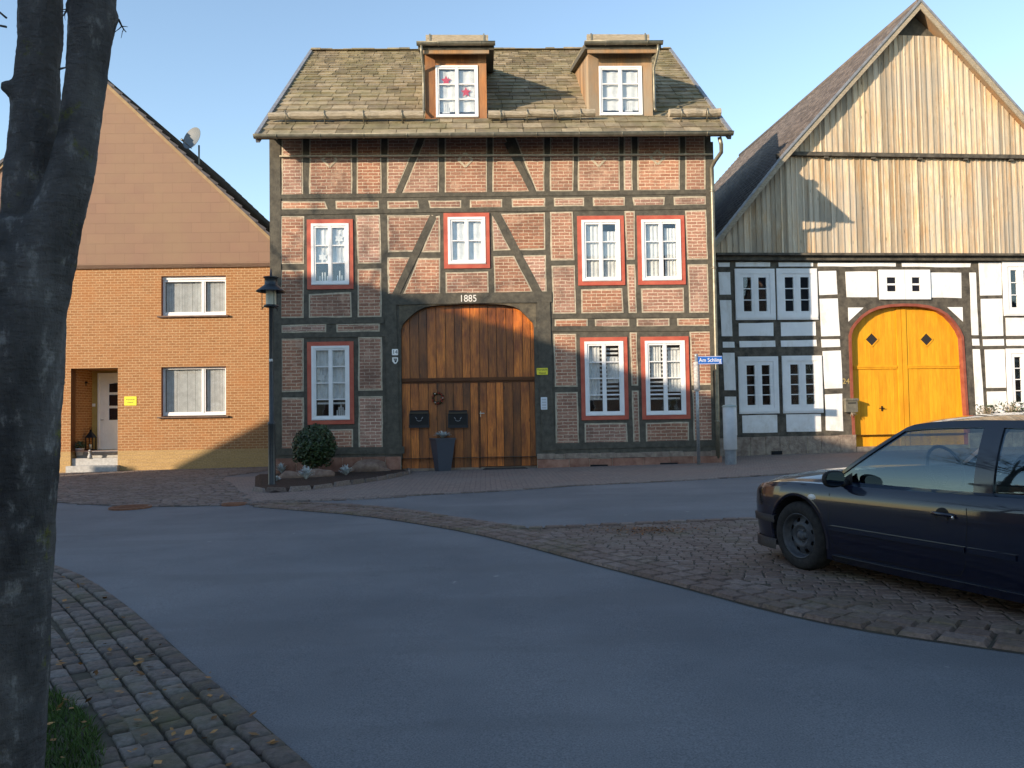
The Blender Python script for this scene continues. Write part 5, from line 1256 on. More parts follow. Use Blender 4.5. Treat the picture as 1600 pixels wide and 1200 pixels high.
for k_ in range(3):
    an = R(90+k_*120+95); p = Vector((math.cos(an)*.20, math.sin(an)*.20, 0)); mb.tube([cz+p+Vector((0, 0, zc_[1]-.06)), cz+p+Vector((0, 0, zc_[3]+.05))], .010, 6)
    mb.tube([cz+p+Vector((0, 0, zc_[1]-.02)), cz+p*.7+Vector((0, 0, zc_[1]+.01))], .009, 5)
mb.build('cage', MT['lampmetal'], lamp)
mb = MB(); mb.lathe(cz, [(.115, zc_[1]+.05), (.115, zc_[4]-.02)], 24); mb.build('glass_cylinder', mottled('frosted lamp glass', (.42, .40, .30), (.50, .48, .38), 5, .3, 0, 0), lamp)
for (y0, y1, c_) in ((561, 565, whp), (580, 583, yel), (574, 577, whp)):
    mb = MB(); r_ = .0535; z0_, z1_ = LZ(y1), LZ(y0)
    ar = [R(-140+k_*10) for k_ in range(11)]
    for a0, a1 in zip(ar[:-1], ar[1:]): mb.face([cz+Vector((math.cos(a0)*r_, math.sin(a0)*r_, z0_)), cz+Vector((math.cos(a1)*r_, math.sin(a1)*r_, z0_)), cz+Vector((math.cos(a1)*r_, math.sin(a1)*r_, z1_)), cz+Vector((math.cos(a0)*r_, math.sin(a0)*r_, z1_))], 0, .5, True)
    mb.build('sticker', c_, lamp)
# ================================================================== WINDOW DECORATIONS
redp = plain('red paper', (.55, .02, .03), .7); whd = plain('white felt', (.75, .75, .73), .9)
def star(W, px, py, r, n, ir, o, mat, name, label, cat, group=None):
    u, z = W.px(px, py, o); mb = MB(); pts = []
    for k_ in range(2*n): rr = r if k_ % 2 == 0 else r*ir; an = math.pi/2+math.pi*k_/n; pts.append((u+math.cos(an)*rr, z+math.sin(an)*rr))
    mb.prism([W.P(a, b, o-.004) for a, b in pts], [W.P(a, b, o+.004) for a, b in pts]); mb.build(name, mat, None, label, cat, group)
star(D1, 697, 126, .15, 5, .45, -.028, redp, 'paper_star', 'red paper star hanging in the left half of the left dormer window', 'star', 'red paper stars')
star(D1, 728, 144, .15, 5, .45, -.028, redp, 'paper_star', 'red paper star hanging in the right half of the left dormer window', 'star', 'red paper stars')
for (x, y, lab) in ((530, 373, 'white flower ornament at the top right of the upper left window'), (504, 402, 'white flower ornament in the middle left pane of the upper left window'), (531, 564, 'white flower ornament at the top right of the lower left window'), (502, 590, 'white flower ornament in the left half of the lower left window')):
    star(MW, x, y, .15, 6, .5, -.04, whd, 'window_ornament', lab, 'ornament', 'white flower ornaments')
def candlearch(W, px, py, wpx, o, label, n=5):
    u, z = W.px(px, py, o); w_ = wpx/57; mb = MB(); W.box(mb, u-w_/2, u+w_/2, z-.03, z, o-.03, o+.03)
    for k_ in range(n):
        f = (k_+.5)/n-.5; h = .30*(1-abs(f)*1.3); W.box(mb, u+f*w_-.012, u+f*w_+.012, z, z+h, o-.012, o+.012)
    mb.build('candle_arch', whd, None, label, 'candle decoration', 'candle decorations in the windows')
candlearch(MW, 506, 440, 16, -.09, 'white spired decoration in the lower left pane of the upper left window', 4); candlearch(MW, 531, 440, 10, -.09, 'low white decoration in the lower right pane of the upper left window', 3)
candlearch(MW, 533, 649, 15, -.09, 'white spired decoration in the bottom right pane of the lower left window', 5)
candlearch(D1, 697, 176, 12, -.07, 'white candle row in the bottom left pane of the left dormer window', 4); candlearch(D2, 982, 173, 13, -.07, 'white candle row in the bottom right pane of the right dormer window', 4)

# ================================================================== CAR
A_ = R(67.5); Afw = Vector((-math.cos(A_), math.sin(A_), 0)); Alf = Vector((-math.sin(A_), -math.cos(A_), 0))
wp = G(1247, 893); wr_ = .31
corg = Vector((wp.x, wp.y, 0))-Alf*.86; corg.z = gz(wp.x)-.045
car = thing('parked_car', corg, 'dark blue three-door hatchback parked on the cobbles, black steel wheels', 'car')
car.rotation_euler = (0, 0, math.atan2(Afw.y, Afw.x))
m, n, l, b = new_mat('dark blue car paint'); b.inputs['Base Color'].default_value = (.006, .009, .022, 1); b.inputs['Roughness'].default_value = .28; b.inputs['Coat Weight'].default_value = 1; b.inputs['Coat Roughness'].default_value = .04; b.inputs['Metallic'].default_value = 0; b.inputs['Specular IOR Level'].default_value = .15
co = coords(n, l); f_ = ramp(n, l, noi(n, l, co, 7, 6, .7), [(.45, .03), (.8, .14)]); l.new(f_, b.inputs['Coat Roughness']); MT['paint'] = m
dst = mixc(n, l, ramp(n, l, noi(n, l, co, 2.5, 5), [(.5, 0), (.8, .10)]), (.004, .006, .018), (.06, .05, .045)); l.new(dst, b.inputs['Base Color'])
MT['cplastic'] = mottled('black car plastic', (.012, .012, .014), (.022, .022, .024), 30, .55, 60, .1)
MT['rubber'] = mottled('tyre rubber', (.012, .012, .013), (.028, .027, .026), 20, .85, 60, .2)
MT['steelw'] = mottled('dusty black steel wheel', (.035, .038, .045), (.075, .08, .09), 12, .5, 40, .1)
MT['cglass'] = glassmat('car window glass', (.70, .86, 1), 1.3, (.42, .52, .54), flat=True)
def cat_(x, K):
    if x <= K[0][0]: return K[0][1]
    for i in range(len(K)-1):
        a, b = K[i], K[i+1]
        if a[0] <= x <= b[0]:
            t = (x-a[0])/(b[0]-a[0]); p0 = K[max(i-1, 0)]; p3 = K[min(i+2, len(K)-1)]
            m1 = (b[1]-p0[1])/(b[0]-p0[0])*(b[0]-a[0]); m2 = (p3[1]-a[1])/(p3[0]-a[0])*(b[0]-a[0])
            return (2*t**3-3*t*t+1)*a[1]+(t**3-2*t*t+t)*m1+(-2*t**3+3*t*t)*b[1]+(t**3-t*t)*m2
    return K[-1][1]
KW = [(-3.31, .62), (-3.22, .76), (-3.0, .82), (-2.5, .86), (-1.5, .868), (-.5, .868), (0, .862), (.4, .835), (.62, .78), (.76, .66), (.85, .40)]
KB = [(-3.31, .30), (-3.0, .22), (-2.4, .165), (-.4, .175), (.3, .20), (.7, .24), (.85, .33)]
KS = [(-3.31, .78), (-3.2, .86), (-2.9, .905), (-1.5, .880), (-.45, .862), (.1, .85), (.45, .82), (.68, .775), (.79, .71), (.85, .58)]
KT = [(-3.31, .80), (-3.2, .88), (-2.9, .92), (-1.5, .89), (-.45, .985), (.1, .95), (.45, .89), (.68, .81), (.79, .73), (.85, .59)]
def csec(x):
    w, zb, zs, zt = cat_(x, KW), cat_(x, KB), cat_(x, KS), cat_(x, KT); H = zs-zb
    return [(0, zb), (w-.16, zb), (w-.05, zb+.03), (w-.022, zb+H*.16), (w-.012, zb+H*.30), (w, zb+H*.45), (w, zb+H*.60), (w-.001, zb+H*.72), (w-.005, zb+H*.84), (w-.014, zb+H*.93), (w-.045, zs-.004), (w-.10, zs+.012), (w*.72, zs+(zt-zs)*.55+.012), (w*.4, zs+(zt-zs)*.9+.008), (0, zt+.006)]
def side_y(x, z):
    S = csec(x)
    for a, b in zip(S[1:-1], S[2:]):
        if a[1] <= z <= b[1] and b[1] > a[1]: return a[0]+(b[0]-a[0])*(z-a[1])/(b[1]-a[1])
    return cat_(x, KW)
mb = MB(); NS = 90; X = [-3.31+(.85+3.31)*i/(NS-1) for i in range(NS)]; V = []; npf = len(csec(0)); 
for x in X:
    S = csec(x); ring = [(y, z) for y, z in S]+[(-y, z) for y, z in S[-2:0:-1]]; V += [Vector((x, y, z)) for y, z in ring]
nr = 2*npf-2; Fs = []; 
for i in range(NS-1):
    for j in range(nr): k_ = (j+1) % nr; Fs.append((i*nr+j, i*nr+k_, (i+1)*nr+k_, (i+1)*nr+j))
Fs += [tuple(reversed(range(nr))), tuple((NS-1)*nr+q for q in range(nr))]
mb.shell(V, [tuple(reversed(f)) for f in Fs], 0, .5, True)
body = mb.build('body', [MT['paint'], MT['cplastic']], car, local=True)
bm = bmesh.new(); bm.from_mesh(body.data); bmesh.ops.recalc_face_normals(bm, faces=bm.faces); bm.to_mesh(body.data); bm.free()
cut = MB()
for ax_ in (0, -2.515):
    for sg in (-1, 1):
        cut.lathe((ax_, sg*.60, .375), [(0, 0), (.355, 0), (.355, .5), (0, .5)], 40, axis=Vector((0, sg, 0)), sm=False)
cutter = cut.build('cutter', MT['cplastic'], car, local=True)
bm = bmesh.new(); bm.from_mesh(cutter.data); bmesh.ops.remove_doubles(bm, verts=bm.verts, dist=1e-4); bmesh.ops.recalc_face_normals(bm, faces=bm.faces); bm.to_mesh(cutter.data); bm.free()
for p_ in cutter.data.polygons: p_.material_index = 0
md = body.modifiers.new('arches', 'BOOLEAN'); md.operation = 'DIFFERENCE'; md.object = cutter; md.solver = 'EXACT'
bpy.context.view_layer.update()
me = bpy.data.meshes.new_from_object(body.evaluated_get(bpy.context.evaluated_depsgraph_get())); body.modifiers.clear(); body.data = me; bpy.data.objects.remove(cutter)
me.name = 'body'; me.set_sharp_from_angle(angle=R(28))
# greenhouse
def belt(x): return Vector((x, side_y(x, cat_(x, KS)-.02)-.075, cat_(x, KS)-.006))
KRZ = [(-3.12, 1.31), (-2.8, 1.37), (-2.0, 1.41), (-1.5, 1.41), (-1.08, 1.375), (-.9, 1.30)]
def rail(x): return Vector((x, .615-.02*max(0, (-2.2-x)), cat_(x, KRZ)))
AB = Vector((-.28, .775, .855)); AT = Vector((-1.10, .600, 1.345))
def sidept(s, t, out=0):       # s: 0 front .. 1 rear along, t: 0 belt .. 1 rail
    xb = -.28+(-2.98+.28)*s; xt = -1.02+(-2.72+1.02)*s; b_ = belt(xb); 
    if s < .12: b_ = b_.lerp(AB, 1-s/.12)
    r_ = rail(xt); p = b_.lerp(r_, t); p.y += math.sin(math.pi*t)*.028+out; return p
def sxt(x, t):                  # find s for given x at height t
    lo, hi = -.3, 1.3
    for _ in range(30):
        mid = (lo+hi)/2; xm = (-.28+(-2.70)*mid)*(1-t)+(-1.02+(-1.70)*mid)*t
        if xm > x: lo = mid
        else: hi = mid
    return lo
def strip(mb, f0, f1, n_, th=.035, m=0, flip=1):
    """ribbon between two curves f0(k), f1(k)"""
    for i in range(n_):
        a, b = i/n_, (i+1)/n_; P = [f0(a), f1(a), f1(b), f0(b)]
        for s_ in (1, -1):
            Q = [Vector((p.x, p.y*s_, p.z)) for p in P]; I = [Vector((p.x, (p.y-th)*s_, p.z-.012)) for p in P]
            mb.face(Q, m, .5, True); mb.face(I[::-1], m, .5, True)
            mb.face([Q[0], I[0], I[3], Q[3]], m); mb.face([Q[1], Q[2], I[2], I[1]], m)
gh = MB()
xb0, xb1 = -1.72, -1.86        # B pillar at belt
strip(gh, lambda k: sidept(0, k), lambda k: sidept(.045+.0*k, k), 10)                        # A pillar
strip(gh, lambda k: sidept(k, 1), lambda k: sidept(k, .90), 20)                              # top rail
strip(gh, lambda k: sidept(sxt(-1.69-.02*k, k*.9), k*.9), lambda k: sidept(sxt(-1.84-.02*k, k*.9), k*.9), 10)   # B pillar
strip(gh, lambda k: sidept(.82-.06*k, k*.9), lambda k: sidept(1.0, k*.9), 10)                # C pillar
strip(gh, lambda k: sidept(k, 0), lambda k: sidept(k, .035), 20)
# roof
n1, n2 = 26, 12; rv = []
def roofp(i, j):
    s = i/n1; x = -1.02+(-2.72+1.02)*s; r_ = rail(x); f = j/n2*2-1; cen = r_.z+.055*(1-.5*abs(s-.45)); 
    z = r_.z+(cen-r_.z)*(1-abs(f)**2.4); xx = x+(1-f*f)*(.07 if s < .01 else .07*(1-s)) - (1-f*f)*.06*s
    return Vector((xx, r_.y*f, z))
for i in range(n1):
    for j in range(n2): gh.face([roofp(i, j), roofp(i+1, j), roofp(i+1, j+1), roofp(i, j+1)], 0, .5, True)
gobj = gh.build('roof_pillars', MT['paint'], car, local=True)
bm = bmesh.new(); bm.from_mesh(gobj.data); bmesh.ops.remove_doubles(bm, verts=bm.verts, dist=2e-4); bmesh.ops.recalc_face_normals(bm, faces=bm.faces); bm.to_mesh(gobj.data); bm.free(); gobj.data.set_sharp_from_angle(angle=R(40))
def sideglass(s0f, s1f, t0, t1, nm, lab=None, side=(1,)):
    for s_ in side:
        mb = MB(); N_, M_ = 12, 8
        for i in range(N_):
            for j in range(M_):
                Q = []
                for a, b in ((i, j), (i+1, j), (i+1, j+1), (i, j+1)):
                    t = t0+(t1-t0)*b/M_; s0 = s0f(t); s1 = s1f(t); p = sidept(s0+(s1-s0)*a/N_, t, -.012); Q.append(Vector((p.x, p.y*s_, p.z)))
                mb.face(Q if s_ < 0 else Q[::-1], 0, .5, True)
        mb.build(nm, MT['cglass'], car, lab, local=True)
sideglass(lambda t: .04, lambda t: sxt(-1.70, t), .03, .91, 'door_window', side=(1, -1))
sideglass(lambda t: sxt(-1.83, t), lambda t: .80-.06*t, .03, .91, 'quarter_window', side=(1, -1))
mb = MB(); N_ = 14; M_ = 10         # windscreen
def wsp(i, j):
    f = j/M_*2-1; t = i/N_; lo = Vector((AB.x+.16*(1-f*f), (AB.y-.02)*f, AB.z+.0+.05*(1-f*f))); hi = roofp(0, n2*j/M_); return lo.lerp(hi, t)+Vector((.02, 0, .015))*math.sin(math.pi*t)
for i in range(N_):
    for j in range(M_): mb.face([wsp(i, j), wsp(i, j+1), wsp(i+1, j+1), wsp(i+1, j)], 0, .5, True)
mb.build('windscreen', MT['cglass'], car, local=True)
mb = MB()
for j in range(8):
    f0, f1 = j/8*2-1, (j+1)/8*2-1
    a0 = roofp(n1, n2*j/8); a1 = roofp(n1, n2*(j+1)/8); b0 = Vector((-3.16+.06*f0*f0, .74*f0, .94)); b1 = Vector((-3.16+.06*f1*f1, .74*f1, .94)); mb.face([a0, b0, b1, a1], 0, .5, True)
mb.build('rear_window', MT['cglass'], car, local=True)
# interior
mb = MB(); mb.box((-2.9, -.72, .85), (-.45, .72, .90)); 
for i in range(6): mb.box((-.95+.09*i, -.70, .94), (-.86+.09*i, .70, 1.03-.012*i))
mb.build('dashboard', plain('dark trim', (.02, .02, .022), .8), car, local=True)
for sg in (-1, 1):
    mb = MB(); mb.hexa([(-1.95, sg*.36-.24, .94), (-1.70, sg*.36-.24, .94), (-1.70, sg*.36+.24, .94), (-1.95, sg*.36+.24, .94), (-2.05, sg*.36-.20, 1.17), (-1.93, sg*.36-.20, 1.17), (-1.93, sg*.36+.20, 1.17), (-2.05, sg*.36+.20, 1.17)])
    mb.hexa([(-2.06, sg*.36-.12, 1.19), (-1.96, sg*.36-.12, 1.19), (-1.96, sg*.36+.12, 1.19), (-2.06, sg*.36+.12, 1.19), (-2.08, sg*.36-.10, 1.32), (-2.0, sg*.36-.10, 1.32), (-2.0, sg*.36+.10, 1.32), (-2.08, sg*.36+.10, 1.32)])
    mb.build('seat', plain('dark seat cloth', (.03, .03, .033), .9), car, local=True)
mb = MB(); sc_ = Vector((-1.15, .36, 1.02)); ax1 = Vector((.35, 0, -.12)).normalized(); aa = Vector((0, 1, 0)); bb_ = ax1.cross(aa)
mb.tube([sc_+(aa*math.cos(k_*math.pi/10)+bb_*math.sin(k_*math.pi/10))*.185 for k_ in range(21)], .014, 6, cap=False)
mb.tube([sc_+aa*.18, sc_, sc_-aa*.18], .02, 5); mb.tube([sc_, sc_+ax1*.2], .03, 6); mb.build('steering_wheel', plain('dark wheel', (.015, .015, .015), .6), car, local=True)
# wheels
for ax_ in (0, -2.515):
    for sg in (1, -1):
        t_ = MB(); o = (ax_, sg*.655, .367); ax3 = Vector((0, sg, 0)); W_ = .195
        t_.lathe(o, [(.195, .012), (.21, 0), (.265, -.004), (.295, .012), (.308, .04), (.31, .08), (.31, W_-.08), (.308, W_-.04), (.297, W_-.012), (.265, W_+.004), (.215, W_), (.198, W_-.012)], 48, axis=ax3)
        wl = MB()
        wl.lathe(o, [(.198, W_-.012), (.204, W_-.006), (.198, W_-.002), (.188, W_-.02), (.182, W_-.06), (.170, W_-.075)], 48, axis=ax3)
        wl.lathe(o, [(.112, W_-.045), (.095, W_-.03), (.082, W_-.045), (.060, W_-.055), (.045, W_-.055), (.042, W_-.03), (.03, W_-.015), (0, W_-.012)], 32, axis=ax3)
        x_ = ax3.orthogonal().normalized(); y_ = ax3.cross(x_); O_ = Vector(o)
        for q in range(64):       # ring with real holes
            a0, a1 = 2*math.pi*q/64, 2*math.pi*(q+1)/64; hole = (q % 8) in (2, 3, 4)
            def pr(r, h, a): return O_+ax3*h+(x_*math.cos(a)+y_*math.sin(a))*r
            bands = [(.170, W_-.075, .158, W_-.064), (.158, W_-.064, .124, W_-.050), (.124, W_-.050, .112, W_-.045)]
            for bi, (ra, ha, rb, hb) in enumerate(bands):
                if hole and bi == 1: continue
                wl.face([pr(ra, ha, a0), pr(ra, ha, a1), pr(rb, hb, a1), pr(rb, hb, a0)], 0, .5, True)
        for q in range(5):
            a0 = q*2*math.pi/5; wl.lathe(O_+(x_*math.cos(a0)+y_*math.sin(a0))*.052+ax3*(W_-.055), [(.011, 0), (.011, .014), (0, .016)], 8, axis=ax3)
        bk = MB(); bk.lathe(o, [(.185, .05), (0, .05)], 24, axis=ax3); bk.lathe(o, [(.186, .05), (.186, W_-.05)], 24, axis=ax3)
        w_ = thing('wheel', (0, 0, 0), None, None); w_.parent = car
        t_.build('tyre', MT['rubber'], w_, local=True); wl.build('rim', MT['steelw'], w_, local=True); bk.build('brake_drum', MT['cplastic'], w_, local=True)
        lp_ = MB(); N_ = 30
        for q in range(N_):          # rolled arch lip
            P_ = []
            for a in (q/N_, (q+1)/N_):
                an = R(-12+a*204); cx_, cz_ = ax_+math.cos(an)*.355, .375+math.sin(an)*.355; cx2, cz2 = ax_+math.cos(an)*.388, .375+math.sin(an)*.388
                yy = side_y(cx_, max(.24, cz_)); y2 = side_y(cx2, max(.24, cz2)); P_.append((Vector((cx_, sg*(yy+.008), cz_)), Vector((cx2, sg*(y2+.001), cz2)), Vector((cx_, sg*(yy-.03), cz_))))
            lp_.face([P_[0][0], P_[0][1], P_[1][1], P_[1][0]], 0, .5, True); lp_.face([P_[0][2], P_[0][0], P_[1][0], P_[1][2]], 0, .5, True)
        lp_.build('arch_lip', MT['paint'], car, local=True)
# side trims, seams, handle, sill, mirror, lights
def sidestrip(x0, x1, z0f, z1f, out, name, mat, lab=None, n_=30, sides=(1, -1)):
    for sg in sides:
        mb = MB()
        for i in range(n_):
            xa, xb = x0+(x1-x0)*i/n_, x0+(x1-x0)*(i+1)/n_; Q = []
            for x in (xa, xb):
                za, zb_ = z0f(x), z1f(x); ya, yb = side_y(x, za), side_y(x, zb_); Q.append([(x, sg*(ya-.01), za), (x, sg*(ya+out), za), (x, sg*(yb+out), zb_), (x, sg*(yb-.01), zb_)])
            for k_ in range(3): mb.face([Q[0][k_], Q[0][k_+1], Q[1][k_+1], Q[1][k_]], 0, .5, False)
        for Qe in (x0, x1):
            za, zb_ = z0f(Qe), z1f(Qe); ya, yb = side_y(Qe, za), side_y(Qe, zb_); mb.face([(Qe, sg*(ya-.01), za), (Qe, sg*(ya+out), za), (Qe, sg*(yb+out), zb_), (Qe, sg*(yb-.01), zb_)])
        mb.build(name, mat, car, lab, local=True)
sidestrip(-.42, -1.70, lambda x: .475, lambda x: .515, .014, 'rub_strip', MT['paint']); sidestrip(-1.72, -2.08, lambda x: .475, lambda x: .515, .014, 'rub_strip', MT['paint'])
sidestrip(-.40, -2.12, lambda x: .195, lambda x: .255, .022, 'sill_trim', MT['paint'])
def seam(P_, name='door_gap', w_=.006):
    for sg in (1, -1):
        mb = MB()
        for (xa, za), (xb, zb_) in zip(P_[:-1], P_[1:]):
            d = Vector((xb-xa, zb_-za)).normalized(); nn = Vector((-d.y, d.x))*w_/2
            Q = [(xa+nn.x, za+nn.y), (xb+nn.x, zb_+nn.y), (xb-nn.x, zb_-nn.y), (xa-nn.x, za-nn.y)]
            mb.face([(x, sg*(side_y(x, z)+.0015), z) for x, z in Q])
        mb.build(name, MT['black'], car, local=True)
seam([(-.40, .84), (-.41, .78), (-.40, .65), (-.40, .5), (-.41, .40), (-.46, .31), (-.55, .285), (-1.0, .285), (-1.5, .285), (-1.64, .30), (-1.69, .38), (-1.71, .55), (-1.72, .7), (-1.715, .78), (-1.71, .855)])
seam([(-.1, .835), (.2, .82), (.4, .80), (.6, .765)], 'bonnet_gap')
seam([(.36, .60), (.50, .62), (.62, .64), (.70, .60)], 'bumper_gap')
for sg in (1, -1):
    y = side_y(-1.52, .72); mb = MB()
    mb.lathe((-1.52, sg*(y-.004), .715), [(0, .001), (.055, .006), (.062, .004)], 20, axis=Vector((0, sg, 0))); hd0 = mb.build('handle_recess', MT['black'], car, local=True)
    mb = MB(); mb.tube([(-1.43, sg*(y-.004), .728), (-1.46, sg*(y+.018), .73), (-1.59, sg*(y+.018), .728), (-1.625, sg*(y-.004), .725)], [.012, .014, .014, .012], 8); mb.build('door_handle', MT['paint'], car, local=True)
    mb = MB(); mb.lathe((-1.62, sg*(y+.020), .712), [(0, .004), (.012, 0)], 12, axis=Vector((0, sg, 0))); mb.build('lock', plain('chrome', (.7, .7, .7), .2, 1), car, local=True)
    y = side_y(-.27, .72); mb = MB(); prf = [(.0, .012), (.02, .011), (.03, .006), (.034, 0)]
    mb.lathe((0, 0, 0), prf, 20, axis=Vector((0, sg, 0)))
    for v_ in mb.v: v_.x *= 1.5; v_.z *= .8; v_ += Vector((-.20, sg*(y-.002), .735))
    mb.build('side_repeater', plain('clear indicator lens', (.65, .62, .58), .1), car, local=True)
    # mirror
    mc = Vector((-.57, sg*.955, .925)); mb = MB(); K_ = 12
    for i in range(K_):
        pass
    ico = bmesh.new(); bmesh.ops.create_icosphere(ico, subdivisions=3, radius=1)
    for v_ in ico.verts:
        c_ = v_.co; sx_ = abs(c_.x)**.7*math.copysign(1, c_.x); 
        v_.co = Vector((c_.x*.07 if c_.x > 0 else c_.x*.012, abs(c_.y)**.75*math.copysign(.115, c_.y), abs(c_.z)**.8*math.copysign(.072, c_.z)))
    mb.shell([mc+v_.co for v_ in ico.verts], [[v_.index for v_ in f.verts] for f in ico.faces], 0, .5, True); ico.free()
    mo = mb.build('side_mirror', MT['paint'] if sg < 0 else MT['cplastic'], car, local=True)
    mb = MB(); mb.tube([(-.55, sg*.87, .885), (-.53, sg*.77, .875)], [.03, .035], 8)
    mb.face([(-.40, sg*.79, .865), (-.60, sg*.79, .87), (-.58, sg*.765, .97)]); mb.face([(-.58, sg*.765, .97), (-.60, sg*.79, .87), (-.40, sg*.79, .865)]); mb.build('mirror_arm', MT['cplastic'], mo, local=True)
    mb = MB(); pts_ = [mc+Vector((-.0145, math.copysign(abs(math.cos(k_*math.pi/8))**.75, math.cos(k_*math.pi/8))*.10, math.copysign(abs(math.sin(k_*math.pi/8))**.8, math.sin(k_*math.pi/8))*.06)) for k_ in range(16)]
    mb.face(pts_); mb.build('mirror_glass', plain('mirror', (.10, .12, .14), .03, 1), mo, local=True)
    # headlamp wraps the corner, bumper turn light
    mb = MB(); N_ = 12; g_ = []
    for i in range(N_+1):
        x = .50+(.825-.50)*i/N_; zb_ = .60-.02*i/N_; zt_ = cat_(x, KS)-.055+.0*i; zt_ = max(zt_, zb_+.02); g_.append((x, zb_, zt_))
    for i in range(N_):
        Q = []
        for (x, za), in (((g_[i][0], g_[i][1]),), ((g_[i+1][0], g_[i+1][1]),), ((g_[i+1][0], g_[i+1][2]),), ((g_[i][0], g_[i][2]),)): Q.append((x, sg*(side_y(x, min(za, cat_(x, KS)-.02))+.006), za))
        mb.face(Q, 0, .5, True)
    mb.build('headlight', glassmat('headlamp glass', (1, 1, 1), 2.0, (.5, .5, .5)), car, local=True)
for sg in (1, -1):
    mb = MB(); P_ = [(-3.315, .42), (-3.30, .60), (-3.18, .775), (-3.02, .815)]
    for (xa, ya), (xb, yb) in zip(P_[:-1], P_[1:]): mb.hexa([(xa-.012, sg*ya, .60), (xb-.012, sg*yb+sg*.012, .60), (xb+.03, sg*yb, .60), (xa+.03, sg*ya, .60), (xa-.004, sg*ya, .80), (xb, sg*yb+sg*.012, .80), (xb+.03, sg*yb, .80), (xa+.03, sg*ya, .80)])
    mb.build('tail_light', plain('red lamp lens', (.30, .01, .01), .12), car, local=True)
def bumperband(z0, z1, out, name, mat):
    mb = MB(); P_ = []
    for x in [.30+.55*i/16 for i in range(17)]: P_.append((x, 1))
    ring = [(x, cat_(x, KW)) for x, _ in P_]+[(.868, .25), (.872, 0)]
    ring = ring+[(x, -y) for x, y in ring[-2::-1]]
    for (xa, ya), (xb, yb) in zip(ring[:-1], ring[1:]):
        def q(x, y, z, o):
            nn = Vector((max(0, x-.5)*2.6, y, 0)).normalized(); return Vector((x, y, z))+nn*o
        mb.face([q(xa, ya, z0, out*.6), q(xb, yb, z0, out*.6), q(xb, yb, z1, out), q(xa, ya, z1, out)], 0, .5, True); mb.face([q(xa, ya, z1, out), q(xb, yb, z1, out), q(xb, yb, z1+.015, -.02), q(xa, ya, z1+.015, -.02)], 0, .5, True)
    mb.build(name, mat, car, local=True)
bumperband(.45, .51, .018, 'bumper_strip', MT['cplastic']); bumperband(.20, .28, .0, 'front_lip', MT['cplastic'])

# ================================================================== TREES
m, n, l, b = new_mat('bark'); co = coords(n, l, (1, 1, .55))
c = mixc(n, l, ramp(n, l, noi(n, l, co, 3.5, 6), [(.35, 0), (.65, 1)]), (.038, .038, .040), (.14, .138, .136))
c = mixc(n, l, ramp(n, l, noi(n, l, co, 14, 6, .7), [(.56, 0), (.68, .8)]), c, (.24, .24, .235))
c = mixc(n, l, ramp(n, l, noi(n, l, coords(n, l), 7.0, 6, .75), [(.60, 0), (.68, .85)]), c, (.13, .14, .03))
c = mixc(n, l, ramp(n, l, noi(n, l, coords(n, l), 2.2, 4), [(.60, 0), (.70, .85)]), c, (.015, .013, .012))
l.new(c, b.inputs['Base Color']); b.inputs['Roughness'].default_value = .95; b.inputs['Specular IOR Level'].default_value = .2
h_ = mth(n, l, 'ADD', noi(n, l, coords(n, l, (1, 1, .35)), 22, 7, .7), mth(n, l, 'MULTIPLY', noi(n, l, coords(n, l, (1, 1, 3)), 9, 5), .8)); bump(n, l, b, h_, 1.0, .035); MT['bark'] = m
TY = 3.05
def TP(x, y, Y=TY): d_ = ray(x, y); return CAM+d_*((Y-CAM.y)/d_.y)
tb = TP(20, 1290); tree = thing('street_tree', (tb.x, TY, gz(tb.x)), 'dark grey tree trunk forking in two at the left edge of the picture', 'tree')
def wid(px): return px/F*TY/2
mb = MB()
L1 = [(-10, 1330, 140), (-6, 1250, 128), (0, 1150, 124), (5, 1050, 126), (11, 900, 125), (18, 750, 128), (23, 600, 130), (26, 500, 132), (32, 420, 122), (40, 350, 90)]
L2 = [(16, 760, 100), (26, 600, 118), (32, 500, 120), (39, 420, 108), (42, 330, 88), (43, 260, 82), (48, 190, 76), (51, 130, 68), (56, 60, 64), (57, 0, 64), (60, -90, 60), (62, -250, 56)]
L3 = [(20, 740, 100), (30, 600, 116), (44, 520, 112), (64, 440, 98), (88, 370, 82), (114, 290, 70), (128, 230, 62), (136, 160, 60), (144, 100, 62), (150, 40, 70), (154, 0, 64), (155, -60, 62), (160, -250, 56)]
for Lx, yo in ((L1, 0), (L2, .03), (L3, -.03)):
    P_ = [TP(x, y)+Vector((0, yo, 0)) for x, y, w_ in Lx]; mb.tube(P_, [wid(w_) for _, _, w_ in Lx], 20)
for (x, y, r_) in ((20, 142, 13), (143, 283, 12), (150, 22, 36), (170, 30, 22), (132, 20, 22), (120, 285, 26), (148, 205, 14)):
    bm = bmesh.new(); bmesh.ops.create_icosphere(bm, subdivisions=2, radius=wid(r_)*2); mb.shell([TP(x, y)+Vector((0, -.03, 0))+v_.co for v_ in bm.verts], [[v_.index for v_ in f.verts] for f in bm.faces]); bm.free()
trunk = mb.build('trunk', MT['bark'], tree)
md = trunk.modifiers.new('r', 'REMESH'); md.mode = 'VOXEL'; md.voxel_size = .012; md.use_smooth_shade = True
md = trunk.modifiers.new('s', 'SMOOTH'); md.iterations = 12; md.factor = .6
bpy.context.view_layer.update()
me = bpy.data.meshes.new_from_object(trunk.evaluated_get(bpy.context.evaluated_depsgraph_get())); trunk.modifiers.clear(); trunk.data = me; me.name = 'trunk'
for v_ in me.vertices:
    p = v_.co+tree.location; nrm = v_.normal; f = noise.noise(Vector((p.x*9, p.y*9, p.z*4)))*.008+noise.noise(Vector((p.x*28, p.y*28, p.z*14)))*.004+noise.noise(Vector((p.x*60, p.y*60, p.z*90)))*.0018
    v_.co = v_.co+nrm*f
